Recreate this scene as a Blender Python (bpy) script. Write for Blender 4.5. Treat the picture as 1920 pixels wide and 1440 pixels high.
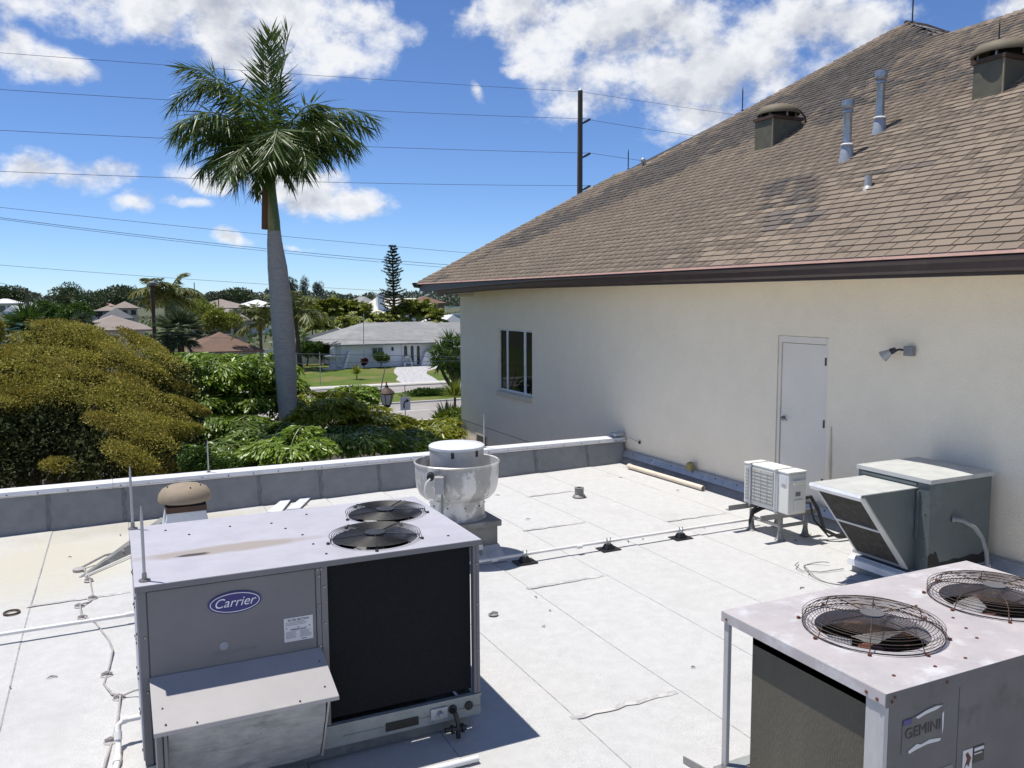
import bpy, bmesh, math, random
import numpy as np
from mathutils import Matrix, Vector
random.seed(7); RNG = np.random.default_rng(11)
for _o in list(bpy.data.objects): bpy.data.objects.remove(_o)
scene = bpy.context.scene
COL = scene.collection
rad = math.radians

# ------------------------------------------------------------------ camera (stands 8 m above the street, on a raised walkway of the roof)
F_PX = 1580.0; PITCH, YAW, ROLL = rad(5.80), rad(25.42), rad(-0.30)
CAM = np.array([0.0, 0.0, 8.0])
FW = np.array([math.sin(YAW)*math.cos(PITCH), math.cos(YAW)*math.cos(PITCH), -math.sin(PITCH)])
RT = np.array([math.cos(YAW), -math.sin(YAW), 0.0]); UP = np.cross(RT, FW)
RT, UP = RT*math.cos(ROLL)+UP*math.sin(ROLL), UP*math.cos(ROLL)-RT*math.sin(ROLL)
cam_d = bpy.data.cameras.new('camera'); cam = bpy.data.objects.new('camera', cam_d); COL.objects.link(cam)
cam_d.sensor_width = 36.0; cam_d.lens = F_PX/1920*36.0; cam_d.clip_start = 0.05; cam_d.clip_end = 6000
cam.matrix_world = Matrix(((RT[0], UP[0], -FW[0], CAM[0]), (RT[1], UP[1], -FW[1], CAM[1]), (RT[2], UP[2], -FW[2], CAM[2]), (0, 0, 0, 1)))
scene.camera = cam
scene.render.resolution_x, scene.render.resolution_y = 1024, 768

def ray(u, v):
    d = FW*F_PX+RT*(u-960)+UP*(720-v); return d/np.linalg.norm(d)
def aty(u, v, y): d = ray(u, v); return CAM+d*(y/d[1])
def atz(u, v, z): d = ray(u, v); return CAM+d*((z-CAM[2])/d[2])
def proj(p):
    q = np.asarray(p)-CAM; w = q@FW; return np.stack([960+F_PX*(q@RT)/w, 720-F_PX*(q@UP)/w, w], -1)

# ------------------------------------------------------------------ sun, sky, exposure
SUN = np.array([-0.23, 0.20, 1.0]); SUN /= np.linalg.norm(SUN)
SUN_STRENGTH = 4.9; SKY_STRENGTH = 0.095; EXPOSURE = 0.17
sl = bpy.data.lights.new('sun', 'SUN'); sl.energy = SUN_STRENGTH; sl.angle = rad(0.53); sl.color = (1.0, 0.96, 0.89)
so = bpy.data.objects.new('sun', sl); COL.objects.link(so); so.location = (-20, 20, 80)
so.rotation_euler = Vector(SUN).to_track_quat('Z', 'Y').to_euler()
world = bpy.data.worlds.new('World'); scene.world = world; world.use_nodes = True
WN = world.node_tree; WN.nodes.clear()
def wn(t, **k):
    n = WN.nodes.new(t)
    for a, b in k.items(): setattr(n, a, b)
    return n
def wl(a, b): WN.links.new(a, b)
def wmath(op, a, b=None, c=None, clamp=False):
    n = wn('ShaderNodeMath', operation=op); n.use_clamp = clamp
    for i, x in enumerate((a, b, c)):
        if x is None: continue
        if hasattr(x, 'is_linked'): wl(x, n.inputs[i])
        else: n.inputs[i].default_value = x
    return n.outputs[0]
def wvec(op, a, b=None):
    n = wn('ShaderNodeVectorMath', operation=op)
    for i, x in enumerate((a, b)):
        if x is None: continue
        if hasattr(x, 'is_linked'): wl(x, n.inputs[i])
        else: n.inputs[i].default_value = x
    return n.outputs['Value'] if op in ('LENGTH', 'DOT_PRODUCT', 'DISTANCE') else n.outputs['Vector']
sky = wn('ShaderNodeTexSky', sky_type='NISHITA'); sky.sun_disc = False
sky.sun_elevation = math.asin(SUN[2]); sky.sun_rotation = math.atan2(SUN[0], SUN[1])
sky.altitude = 0; sky.air_density = 0.7; sky.dust_density = 0.0; sky.ozone_density = 1.2
hsv = wn('ShaderNodeMix', data_type='RGBA', blend_type='MULTIPLY'); hsv.inputs[0].default_value = 1; hsv.inputs[7].default_value = (.78, .99, 1.32, 1); wl(sky.outputs[0], hsv.inputs[6])   # the lens and film response to blue
world.cycles.sampling_method = 'MANUAL'; world.cycles.sample_map_resolution = 512
tc = wn('ShaderNodeTexCoord'); dirv = tc.outputs['Generated']
sep = wn('ShaderNodeSeparateXYZ'); wl(dirv, sep.inputs[0])
azi = wmath('ARCTAN2', sep.outputs[0], sep.outputs[1]); ele = wmath('ARCSINE', sep.outputs[2])
comb = wn('ShaderNodeCombineXYZ'); wl(azi, comb.inputs[0]); wl(ele, comb.inputs[1])
def azel(u, v): d = ray(u, v); return math.atan2(d[0], d[1]), math.asin(d[2])
# fair-weather cumulus: (centre u, v, half width, half height, weight)
CLOUDS = [(400, 5, 320, 62, 1.0), (520, 72, 160, 72, 1.0), (90, 15, 170, 34, .7), (15, 95, 34, 50, .75), (95, 125, 58, 22, .6),
          (60, 318, 45, 24, .85), (150, 336, 70, 22, .9), (392, 340, 66, 22, .85), (585, 348, 95, 40, 1.0), (660, 372, 62, 22, .95), (255, 386, 32, 18, .75), (330, 386, 46, 9, .5),
          (450, 447, 34, 15, .75), (560, 455, 22, 7, .5), (1190, 40, 250, 85, 1.0), (1010, 25, 105, 75, .95), (1290, 130, 250, 95, 1.0), (1480, 60, 170, 60, .95), (1570, 70, 115, 48, .85),
          (1200, 175, 150, 60, .9), (1310, 205, 130, 42, .9), (975, 136, 33, 11, .6), (901, 182, 15, 18, .6), (1442, 160, 26, 30, .65), (1900, 20, 50, 26, .6), (895, 25, 10, 12, .5)]
den = None
warp = wn('ShaderNodeTexNoise'); warp.inputs['Scale'].default_value = 11; warp.inputs['Detail'].default_value = 3
wl(dirv, warp.inputs['Vector'])
wo = wvec('MULTIPLY', wvec('SUBTRACT', warp.outputs['Color'], (.5, .5, .5)), (.075, .045, 0))
uvw = wvec('ADD', comb.outputs[0], wo)
for (u, v, a, b, w) in CLOUDS:
    ca, ce = azel(u, v)
    q = wvec('MULTIPLY', wvec('SUBTRACT', uvw, (ca, ce, 0)), (F_PX/a*.90, F_PX/b*.90, 0))
    dd = wmath('MULTIPLY_ADD', wvec('DOT_PRODUCT', q, q), -w, w)
    den = dd if den is None else wmath('MAXIMUM', den, dd)
den = wmath('MAXIMUM', den, -1.2)
big = wn('ShaderNodeTexNoise'); big.inputs['Scale'].default_value = 2.6; big.inputs['Detail'].default_value = 2   # the same kind of cloud over the rest of the sky
wl(dirv, big.inputs['Vector'])
bigd = wmath('MULTIPLY_ADD', big.outputs['Fac'], 7.0, -4.1)
ca0, ce0 = azel(960, 330)
box_ = wvec('MULTIPLY', wvec('SUBTRACT', comb.outputs[0], (ca0, ce0, 0)), (1/.80, 1/.42, 0))
outside = wmath('MULTIPLY_ADD', wvec('LENGTH', box_), 6.0, -6.0, clamp=True)
bigm = wmath('ADD', wmath('MULTIPLY', bigd, outside), wmath('MULTIPLY_ADD', outside, 1.2, -1.2))
den = wmath('MAXIMUM', den, bigm)
def fbm(vec):
    n = wn('ShaderNodeTexNoise'); n.inputs['Scale'].default_value = 16; n.inputs['Detail'].default_value = 7; n.inputs['Roughness'].default_value = .60
    wl(vec, n.inputs['Vector']); return n.outputs['Fac']
n1 = fbm(wvec('MULTIPLY', dirv, (1, 1, 1.35))); n2 = fbm(wvec('ADD', wvec('MULTIPLY', dirv, (1, 1, 1.35)), (-.012, .012, .030)))
full = wmath('MULTIPLY_ADD', wmath('SUBTRACT', n1, .5), 4.2, den)
alpha = wn('ShaderNodeMapRange', interpolation_type='SMOOTHSTEP'); wl(full, alpha.inputs[0]); alpha.inputs[1].default_value = -.25; alpha.inputs[2].default_value = 1.05
rim = wn('ShaderNodeMapRange', interpolation_type='SMOOTHSTEP'); wl(full, rim.inputs[0]); rim.inputs[1].default_value = .35; rim.inputs[2].default_value = 1.7
relief = wmath('MULTIPLY_ADD', wmath('SUBTRACT', n1, n2), 2.6, .62, clamp=True)
core = wmath('MULTIPLY_ADD', rim.outputs[0], -.34, 1.0)
bright = wmath('MULTIPLY', wmath('MULTIPLY_ADD', relief, .85, .36), core)
ccol = wn('ShaderNodeMix', data_type='RGBA'); wl(wmath('MULTIPLY_ADD', bright, 2.0, -.9, clamp=True), ccol.inputs[0])
ccol.inputs[6].default_value = (4.6, 4.9, 5.7, 1); ccol.inputs[7].default_value = (8.7, 8.8, 9.0, 1)
mixc = wn('ShaderNodeMix', data_type='RGBA'); wl(wmath('MULTIPLY', alpha.outputs[0], .96), mixc.inputs[0]); wl(hsv.outputs[2], mixc.inputs[6]); wl(ccol.outputs[2], mixc.inputs[7])
bg = wn('ShaderNodeBackground'); bg.inputs[1].default_value = SKY_STRENGTH; wl(mixc.outputs[2], bg.inputs[0])
wout = wn('ShaderNodeOutputWorld'); wl(bg.outputs[0], wout.inputs[0])
scene.view_settings.view_transform = 'Standard'; scene.view_settings.look = 'None'
scene.view_settings.exposure = EXPOSURE; scene.view_settings.gamma = 1.0; scene.view_settings.use_curve_mapping = False

# ------------------------------------------------------------------ materials
def S(r, g, b): # sRGB 0..255 -> linear
    f = lambda c: c/12.92 if c <= .04045 else ((c+.055)/1.055)**2.4
    return (f(r/255), f(g/255), f(b/255))
def mat(name, c1, c2=None, scale=6.0, rough=.6, metal=0.0, bump=0.0, bscale=60.0, c3=None, s3=1.2, f3=.5, w3=.12, detail=5, spec=.5, stretch=(1, 1, 1), contrast=(.35, .65), speck=0.0, transl=0.0, leaf=False):
    """procedural paint: two tones by noise, a third by a large noise (stains), fine bump; leaf=True gives a tone per leaf"""
    m = bpy.data.materials.new(name); m.use_nodes = True; T = m.node_tree; N = T.nodes; L = T.links
    bs = N['Principled BSDF']; out = N['Material Output']
    bs.inputs['Roughness'].default_value = rough; bs.inputs['Metallic'].default_value = metal
    bs.inputs['Specular IOR Level'].default_value = spec
    def new(t, **k):
        n = N.new(t)
        for a, b in k.items(): setattr(n, a, b)
        return n
    g = new('ShaderNodeNewGeometry'); mp = new('ShaderNodeVectorMath', operation='MULTIPLY'); mp.inputs[1].default_value = stretch
    L.new(g.outputs['Position'], mp.inputs[0])
    c2 = c2 or tuple(x*.8 for x in c1)
    mx = new('ShaderNodeMix', data_type='RGBA'); mx.inputs[6].default_value = (*c1, 1); mx.inputs[7].default_value = (*c2, 1)
    if leaf:
        oi = new('ShaderNodeObjectInfo'); ad = new('ShaderNodeMath', operation='ADD'); L.new(g.outputs['Random Per Island'], ad.inputs[0]); L.new(oi.outputs['Random'], ad.inputs[1])
        fr = new('ShaderNodeMath', operation='FRACT'); L.new(ad.outputs[0], fr.inputs[0]); L.new(fr.outputs[0], mx.inputs[0])
    else:
        nz = new('ShaderNodeTexNoise'); nz.inputs['Scale'].default_value = scale; nz.inputs['Detail'].default_value = detail; nz.inputs['Roughness'].default_value = .62
        L.new(mp.outputs[0], nz.inputs['Vector'])
        mr = new('ShaderNodeMapRange'); mr.inputs[1].default_value = contrast[0]; mr.inputs[2].default_value = contrast[1]; L.new(nz.outputs['Fac'], mr.inputs[0]); L.new(mr.outputs[0], mx.inputs[0])
    col = mx.outputs[2]
    if c3:
        n3 = new('ShaderNodeTexNoise'); n3.inputs['Scale'].default_value = s3; n3.inputs['Detail'].default_value = 6; n3.inputs['Roughness'].default_value = .65
        L.new(mp.outputs[0], n3.inputs['Vector'])
        m3 = new('ShaderNodeMapRange'); m3.inputs[1].default_value = f3; m3.inputs[2].default_value = f3+w3; L.new(n3.outputs['Fac'], m3.inputs[0])
        x3 = new('ShaderNodeMix', data_type='RGBA'); L.new(m3.outputs[0], x3.inputs[0]); L.new(col, x3.inputs[6]); x3.inputs[7].default_value = (*c3, 1); col = x3.outputs[2]
    if speck:
        ns = new('ShaderNodeTexNoise'); ns.inputs['Scale'].default_value = 160; ns.inputs['Detail'].default_value = 2; L.new(g.outputs['Position'], ns.inputs['Vector'])
        ms = new('ShaderNodeMapRange'); ms.inputs[1].default_value = .3; ms.inputs[2].default_value = .7; ms.inputs[3].default_value = 1-speck; ms.inputs[4].default_value = 1+speck; L.new(ns.outputs['Fac'], ms.inputs[0])
        xs = new('ShaderNodeVectorMath', operation='SCALE'); L.new(col, xs.inputs[0]); L.new(ms.outputs[0], xs.inputs['Scale']); col = xs.outputs[0]
    L.new(col, bs.inputs['Base Color'])
    if bump:
        nb = new('ShaderNodeTexNoise'); nb.inputs['Scale'].default_value = bscale; nb.inputs['Detail'].default_value = 4; L.new(mp.outputs[0], nb.inputs['Vector'])
        bp = new('ShaderNodeBump'); bp.inputs['Strength'].default_value = min(1, bump); bp.inputs['Distance'].default_value = .02; L.new(nb.outputs['Fac'], bp.inputs['Height']); L.new(bp.outputs[0], bs.inputs['Normal'])
    if transl:
        tr = new('ShaderNodeBsdfTranslucent'); L.new(col, tr.inputs[0]); ms_ = new('ShaderNodeMixShader'); ms_.inputs[0].default_value = transl
        L.new(bs.outputs[0], ms_.inputs[1]); L.new(tr.outputs[0], ms_.inputs[2]); L.new(ms_.outputs[0], out.inputs['Surface'])
    return m
def leafmat(name, c1, c2, transl=.3, rough=.45): return mat(name, c1, c2, leaf=True, transl=transl, rough=rough, spec=.35)

# ------------------------------------------------------------------ mesh builder
ORG = {}
class MB:
    def __init__(s): s.v = []; s.f = []; s.m = []; s.mi = 0
    def add(s, vs, fs):
        b = len(s.v); s.v += [tuple(map(float, p)) for p in vs]; s.f += [tuple(i+b for i in f) for f in fs]; s.m += [s.mi]*len(fs); return s
    def use(s, i): s.mi = i; return s
    def box(s, a, b):
        (x0, y0, z0), (x1, y1, z1) = a, b
        return s.add([(x0, y0, z0), (x1, y0, z0), (x1, y1, z0), (x0, y1, z0), (x0, y0, z1), (x1, y0, z1), (x1, y1, z1), (x0, y1, z1)],
                     [(3, 2, 1, 0), (4, 5, 6, 7), (0, 1, 5, 4), (1, 2, 6, 5), (2, 3, 7, 6), (3, 0, 4, 7)])
    def hexa(s, p): return s.add(p, [(3, 2, 1, 0), (4, 5, 6, 7), (0, 1, 5, 4), (1, 2, 6, 5), (2, 3, 7, 6), (3, 0, 4, 7)])
    def poly(s, p): return s.add(p, [tuple(range(len(p)))])
    def prism(s, p, d):   # polygon p extruded by vector d
        n = len(p); q = [tuple(np.array(a)+np.array(d)) for a in p]
        return s.add(list(p)+q, [tuple(range(n))[::-1], tuple(range(n, 2*n))]+[(i, (i+1) % n, n+(i+1) % n, n+i) for i in range(n)])
    def tube(s, pts, r, n=8, caps=True, closed=False):
        pts = [np.array(p, float) for p in pts]; k = len(pts); rs = r if hasattr(r, '__len__') else [r]*k
        vs = []; prev = None
        for i, p in enumerate(pts):
            if closed: t = pts[(i+1) % k]-pts[i-1]
            else: t = pts[min(i+1, k-1)]-pts[max(i-1, 0)]
            t = t/(np.linalg.norm(t)+1e-12)
            if prev is None:
                a = np.array((0, 0, 1.)) if abs(t[2]) < .9 else np.array((1., 0, 0)); x = np.cross(a, t)
            else: x = prev-t*(prev@t)
            x /= (np.linalg.norm(x)+1e-12); prev = x; y = np.cross(t, x)
            for j in range(n):
                a = 2*math.pi*j/n; vs.append(p+(x*math.cos(a)+y*math.sin(a))*rs[i])
        fs = []
        for i in range(k if closed else k-1):
            for j in range(n):
                a, b = i*n, ((i+1) % k)*n; fs.append((a+j, a+(j+1) % n, b+(j+1) % n, b+j))
        if caps and not closed: fs += [tuple(range(n))[::-1], tuple((k-1)*n+j for j in range(n))]
        return s.add(vs, fs)
    def cyl(s, p0, p1, r, r1=None, n=20): return s.tube([p0, p1], [r, r if r1 is None else r1], n)
    def lathe(s, prof, c, n=32):   # prof of (r, z) about the vertical through c
        vs = []; fs = []
        for (r, z) in prof:
            for j in range(n): a = 2*math.pi*j/n; vs.append((c[0]+r*math.cos(a), c[1]+r*math.sin(a), c[2]+z))
        for i in range(len(prof)-1):
            for j in range(n): fs.append((i*n+j, i*n+(j+1) % n, (i+1)*n+(j+1) % n, (i+1)*n+j))
        return s.add(vs, fs)
    def ring(s, c, R, r, n=40, m=5, nrm=None):
        pts = [(c[0]+R*math.cos(2*math.pi*i/n), c[1]+R*math.sin(2*math.pi*i/n), c[2]) for i in range(n)]
        return s.tube(pts, r, m, closed=True)
    def build(s, name, mats, parent=None, loc=None, smooth=None, bevel=0, **tags):
        me = bpy.data.meshes.new(name); o_ = ORG[parent.name] if parent is not None else np.array(loc if loc is not None else (0, 0, 0), float)
        V = np.array(s.v, float).reshape(-1, 3)-o_
        me.from_pydata(V.tolist(), [], s.f)
        mats = mats if isinstance(mats, (list, tuple)) else [mats]
        for m in mats: me.materials.append(m)
        if len(mats) > 1: me.polygons.foreach_set('material_index', s.m)
        me.validate(); me.update()
        bm = bmesh.new(); bm.from_mesh(me); bmesh.ops.recalc_face_normals(bm, faces=bm.faces[:]); bm.to_mesh(me); bm.free()
        if smooth:
            me.polygons.foreach_set('use_smooth', [True]*len(me.polygons)); me.set_sharp_from_angle(angle=rad(smooth))
        o = bpy.data.objects.new(name, me); COL.objects.link(o)
        if parent is not None: o.parent = parent
        else: o.location = o_
        ORG[o.name] = o_
        if bevel:
            md = o.modifiers.new('edge', 'BEVEL'); md.width = bevel; md.segments = 2; md.limit_method = 'ANGLE'; md.angle_limit = rad(50)
        for a, b in tags.items(): o['category' if a == 'cat' else a] = b
        return o
def thing(name, label, cat, loc, group=None):
    o = bpy.data.objects.new(name, None); COL.objects.link(o); o.location = loc; o.empty_display_size = .1
    o['label'] = label; o['category'] = cat
    if group: o['group'] = group
    ORG[o.name] = np.array(loc, float); return o
def raw(name, V, Fidx, mats, parent=None, loc=(0, 0, 0), mi=None, smooth=False, **tags):
    """fast mesh from numpy arrays of equal-sized faces"""
    me = bpy.data.meshes.new(name); o_ = ORG[parent.name] if parent is not None else np.array(loc, float)
    V = (V-o_).astype(np.float32); k = Fidx.shape[1]
    me.vertices.add(len(V)); me.vertices.foreach_set('co', V.ravel())
    me.loops.add(Fidx.size); me.loops.foreach_set('vertex_index', Fidx.ravel().astype(np.int32))
    me.polygons.add(len(Fidx)); me.polygons.foreach_set('loop_start', np.arange(0, Fidx.size, k, dtype=np.int32))
    mats = mats if isinstance(mats, (list, tuple)) else [mats]
    for m in mats: me.materials.append(m)
    if mi is not None: me.polygons.foreach_set('material_index', mi.astype(np.int32))
    me.update(calc_edges=True)
    o = bpy.data.objects.new(name, me); COL.objects.link(o)
    if parent is not None: o.parent = parent
    else: o.location = o_
    ORG[o.name] = o_
    for a, b in tags.items(): o['category' if a == 'cat' else a] = b
    return o
def nrmz(a): return a/(np.linalg.norm(a, axis=-1, keepdims=True)+1e-9)
def leaves(name, P, A, L, W, m, parent=None, loc=(0, 0, 0), fold=.25, mi=None, up=None, wide=.5, **tags):
    """leaf blades: base P, axis A, length L, width W; each a folded diamond of two triangles"""
    n = len(P); A = nrmz(A); r = up if up is not None else RNG.normal(size=(n, 3)); Sd = nrmz(np.cross(A, r)); N_ = np.cross(Sd, A)
    L = np.broadcast_to(np.asarray(L, float), (n,))[:, None]; W = np.broadcast_to(np.asarray(W, float), (n,))[:, None]
    V = np.stack([P, P+A*L*wide+Sd*W/2+N_*W*fold, P+A*L, P+A*L*wide-Sd*W/2+N_*W*fold], 1).reshape(-1, 3)
    b = np.arange(n)[:, None]*4; Fi = np.concatenate([b+np.array([[0, 1, 2]]), b+np.array([[0, 2, 3]])], 1).reshape(-1, 3)
    return raw(name, V, Fi, m, parent, loc, mi=None if mi is None else np.repeat(mi, 2), **tags)
def text_mesh(txt, size, m, parent, origin, xdir, ydir, shear=0, name='lettering', bold=0, align='CENTER', extr=.0008):
    cu = bpy.data.curves.new('t', 'FONT'); cu.body = txt; cu.size = size; cu.shear = shear; cu.align_x = align; cu.align_y = 'CENTER'; cu.offset = bold; cu.extrude = extr
    o = bpy.data.objects.new('t', cu); COL.objects.link(o); bpy.context.view_layer.update()
    me = bpy.data.meshes.new_from_object(o.evaluated_get(bpy.context.evaluated_depsgraph_get())); bpy.data.objects.remove(o)
    me.materials.clear(); me.materials.append(m)
    x = np.array(xdir, float); y = np.array(ydir, float); z = np.cross(x, y); og = np.array(origin, float)-ORG[parent.name]
    me.transform(Matrix(((x[0], y[0], z[0], og[0]), (x[1], y[1], z[1], og[1]), (x[2], y[2], z[2], og[2]), (0, 0, 0, 1))))
    me.name = name; ob = bpy.data.objects.new(name, me); COL.objects.link(ob); ob.parent = parent; ORG[ob.name] = ORG[parent.name]; return ob
def smooth01(x, a, b): t = np.clip((x-a)/(b-a), 0, 1); return t*t*(3-2*t)
# ================================================================== materials of the near scene
M = {}
M['membrane'] = mat('membrane_granules', (.565, .56, .55), (.515, .51, .50), scale=9, rough=.92, bump=.5, bscale=240, c3=(.46, .455, .445), s3=.9, f3=.54, w3=.3, speck=.16, spec=.2)
def add_blob(m, c, inv, col, k, n_s=5, soft=(1.25, 1.65)):
    """a stain of fixed place and ragged outline"""
    T = m.node_tree; N = T.nodes; L = T.links; bs = N['Principled BSDF']; src = bs.inputs['Base Color'].links[0].from_socket
    g = N.new('ShaderNodeNewGeometry'); n = N.new('ShaderNodeTexNoise'); n.inputs['Scale'].default_value = n_s; n.inputs['Detail'].default_value = 5; L.new(g.outputs['Position'], n.inputs['Vector'])
    v = N.new('ShaderNodeVectorMath'); v.operation = 'SUBTRACT'; L.new(g.outputs['Position'], v.inputs[0]); v.inputs[1].default_value = c
    s_ = N.new('ShaderNodeVectorMath'); s_.operation = 'MULTIPLY'; L.new(v.outputs[0], s_.inputs[0]); s_.inputs[1].default_value = inv
    l = N.new('ShaderNodeVectorMath'); l.operation = 'LENGTH'; L.new(s_.outputs[0], l.inputs[0])
    a = N.new('ShaderNodeMath'); a.operation = 'MULTIPLY_ADD'; L.new(n.outputs['Fac'], a.inputs[0]); a.inputs[1].default_value = 1.1; L.new(l.outputs['Value'], a.inputs[2])
    r = N.new('ShaderNodeMapRange'); r.inputs[1].default_value = soft[0]; r.inputs[2].default_value = soft[1]; r.inputs[3].default_value = k; r.inputs[4].default_value = 0; L.new(a.outputs[0], r.inputs[0])
    x = N.new('ShaderNodeMix'); x.data_type = 'RGBA'; L.new(r.outputs[0], x.inputs[0]); L.new(src, x.inputs[6]); x.inputs[7].default_value = (*col, 1); L.new(x.outputs[2], bs.inputs['Base Color'])
add_blob(M['membrane'], (-.9, 11.7, 4.8), (1/1.7, 1/1.9, 0), (.53, .50, .40), .85, 1.6, (.9, 1.7)); add_blob(M['membrane'], (.5, 13.1, 4.8), (1/2.2, 1/.5, 0), (.42, .39, .31), .6, 2.5, (.9, 1.7)); add_blob(M['membrane'], (1.2, 5.2, 4.8), (1/1.5, 1/.6, 0), (.44, .43, .40), .6, 3, (.9, 1.7))
M['seam'] = mat('seam_bitumen', (.20, .20, .205), (.40, .40, .40), scale=14, rough=.9, contrast=(.3, .7))
M['lap'] = mat('end_lap_dirt', (.44, .435, .43), (.34, .335, .33), scale=26, rough=1, c3=(.52, .51, .49), s3=9, f3=.50, w3=.08, spec=.1)
M['parapet'] = mat('parapet_membrane', (.27, .275, .28), (.225, .23, .235), scale=5, rough=.9, bump=.35, bscale=200, c3=(.19, .195, .20), s3=1.3, f3=.56, w3=.2, speck=.06)
M['parapet_seam'] = mat('parapet_seam_patch', (.14, .143, .15), (.20, .203, .21), scale=14, rough=.8, bump=.4, bscale=90)
M['white_metal'] = mat('white_coated_metal', (.72, .73, .74), (.62, .63, .65), scale=4, rough=.38, c3=(.5, .5, .5), s3=2.4, f3=.62, w3=.15)
M['galv'] = mat('galvanised_metal', (.43, .455, .485), (.35, .37, .40), scale=6, rough=.42, metal=.35, c3=(.5, .52, .54), s3=2.2, f3=.55, w3=.1)
M['stucco'] = mat('cream_stucco', (.90, .80, .635), (.86, .765, .605), scale=2.2, rough=.9, bump=.45, bscale=75, c3=(.81, .715, .565), s3=.5, f3=.55, w3=.3, speck=.05, spec=.2)
M['stucco_trim'] = mat('stucco_trim', (.72, .62, .47), (.64, .55, .42), scale=4, rough=.85, bump=.4, bscale=80)
M['groove'] = mat('stucco_joint', (.22, .21, .2), (.3, .28, .26), rough=.9)
M['shingle'] = mat('tan_shingle', (.298, .238, .182), (.235, .188, .146), leaf=True, rough=.95, bump=.6, bscale=220, spec=.15, c3=(.20, .163, .131), s3=.6, f3=.48, w3=.34, speck=.16)
M['shingle_grey'] = mat('grey_brown_shingle', (.180, .154, .134), (.138, .123, .112), leaf=True, rough=.95, bump=.6, bscale=220, spec=.15, c3=(.22, .175, .14), s3=.9, f3=.55, w3=.2, speck=.16)
M['underlay'] = mat('roof_underlay', (.05, .045, .04), rough=1)
M['brown_trim'] = mat('dark_brown_metal', (.055, .034, .031), (.043, .027, .025), scale=3, rough=.42, c3=(.075, .055, .05), s3=2, f3=.6, w3=.2)
M['copper'] = mat('pink_copper_edge', (.62, .38, .29), (.50, .31, .25), scale=5, rough=.5, metal=.2)
M['soffit'] = mat('soffit_paint', (.62, .55, .44), rough=.8)
M['door'] = mat('cream_door_paint', (.78, .715, .62), (.73, .67, .58), scale=2, rough=.5)
M['dark_metal'] = mat('dark_metal', (.05, .05, .052), (.035, .033, .03), scale=20, rough=.5, metal=.4)
M['nickel'] = mat('dull_nickel', (.3, .29, .28), rough=.35, metal=.8)
M['glass'] = mat('window_glass', (.008, .011, .012), (.007, .009, .010), rough=.02, spec=.12)
M['frame_white'] = mat('white_window_frame', (.76, .77, .78), rough=.4)
M['unit'] = mat('unit_grey_paint', (.175, .168, .175), (.158, .152, .158), scale=3, rough=.55, c3=(.14, .136, .14), s3=1.6, f3=.6, w3=.2)  # paint darkened to carry the shade on the unit's front
M['unit_light'] = mat('unit_paint_lit', (.43, .42, .46), (.38, .37, .41), scale=5, rough=.55, c3=(.34, .335, .36), s3=1.7, f3=.58, w3=.2)  # lighter copy of the unit paint for the sunlit side panels
M['hoodpaint'] = mat('hood_grey_paint', (.37, .35, .345), (.34, .322, .317), scale=4, rough=.6)
M['black_coil'] = mat('black_coil_mesh', (.007, .007, .009), (.012, .012, .014), scale=90, rough=.75, bump=.3, bscale=300, spec=.2)
M['black'] = mat('black_plastic', (.012, .012, .013), rough=.5)
M['rail'] = mat('weathered_rail', (.34, .36, .35), (.27, .29, .28), scale=8, rough=.6, c3=(.10, .085, .05), s3=3.5, f3=.60, w3=.1, metal=.2)
M['screen'] = mat('filter_screen', (.34, .345, .35), (.24, .245, .25), scale=7, rough=.75, bump=1, bscale=7, c3=(.17, .17, .18), s3=2.5, f3=.57, w3=.1, stretch=(1, 1, 2.2))
M['pvc'] = mat('white_pvc', (.78, .77, .75), (.70, .69, .66), scale=6, rough=.45)
M['pvc_old'] = mat('sun_aged_pvc', (.72, .62, .50), (.64, .54, .43), scale=6, rough=.6, c3=(.5, .3, .2), s3=5, f3=.66, w3=.1)
M['alu'] = mat('spun_aluminium', (.47, .46, .445), (.36, .355, .345), scale=4, rough=.42, metal=.3, c3=(.68, .67, .65), s3=3.4, f3=.51, w3=.05, stretch=(1, 1, .6))
M['alu_dull'] = mat('dull_aluminium', (.48, .475, .47), (.40, .395, .39), scale=4, rough=.5, metal=.3)
M['curb'] = mat('curb_metal', (.24, .24, .225), (.17, .17, .16), scale=7, rough=.6, metal=.3, c3=(.30, .30, .29), s3=3, f3=.55, w3=.1)
M['taupe'] = mat('taupe_dome_paint', (.285, .225, .155), (.25, .20, .14), scale=9, rough=.75, c3=(.36, .31, .25), s3=6, f3=.66, w3=.04)
M['olive'] = mat('weathered_vent_box', (.135, .125, .085), (.10, .095, .068), scale=5, rough=.7, c3=(.24, .23, .20), s3=4.5, f3=.62, w3=.06)
M['olive_dome'] = mat('olive_dome', (.155, .125, .075), (.13, .105, .065), rough=.7)
M['brownband'] = mat('rusty_band', (.085, .045, .028), (.06, .035, .025), rough=.7)
M['flue'] = mat('flue_metal', (.42, .44, .47), (.33, .34, .36), scale=10, rough=.32, metal=.75, c3=(.17, .10, .06), s3=8, f3=.62, w3=.06)
M['gem_top'] = mat('weathered_pinkish_top', (.45, .415, .415), (.37, .345, .352), scale=3.2, rough=.6, c3=(.54, .53, .54), s3=4.5, f3=.52, w3=.18)
M['gem'] = mat('weathered_shaded_panel', (.125, .121, .125), (.10, .097, .10), scale=3, rough=.6, c3=(.07, .068, .07), s3=2.4, f3=.58, w3=.12)  # weathered panels, darkened further so the front reads as shaded
M['gem_post'] = mat('weathered_post', (.47, .46, .46), (.38, .37, .37), scale=8, rough=.6, stretch=(1, 1, .35))
M['coil_brown'] = mat('dusty_brown_coil', (.115, .105, .080), (.09, .082, .062), scale=2, rough=.85, bump=.5, bscale=120, stretch=(1, 1, .2))
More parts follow.
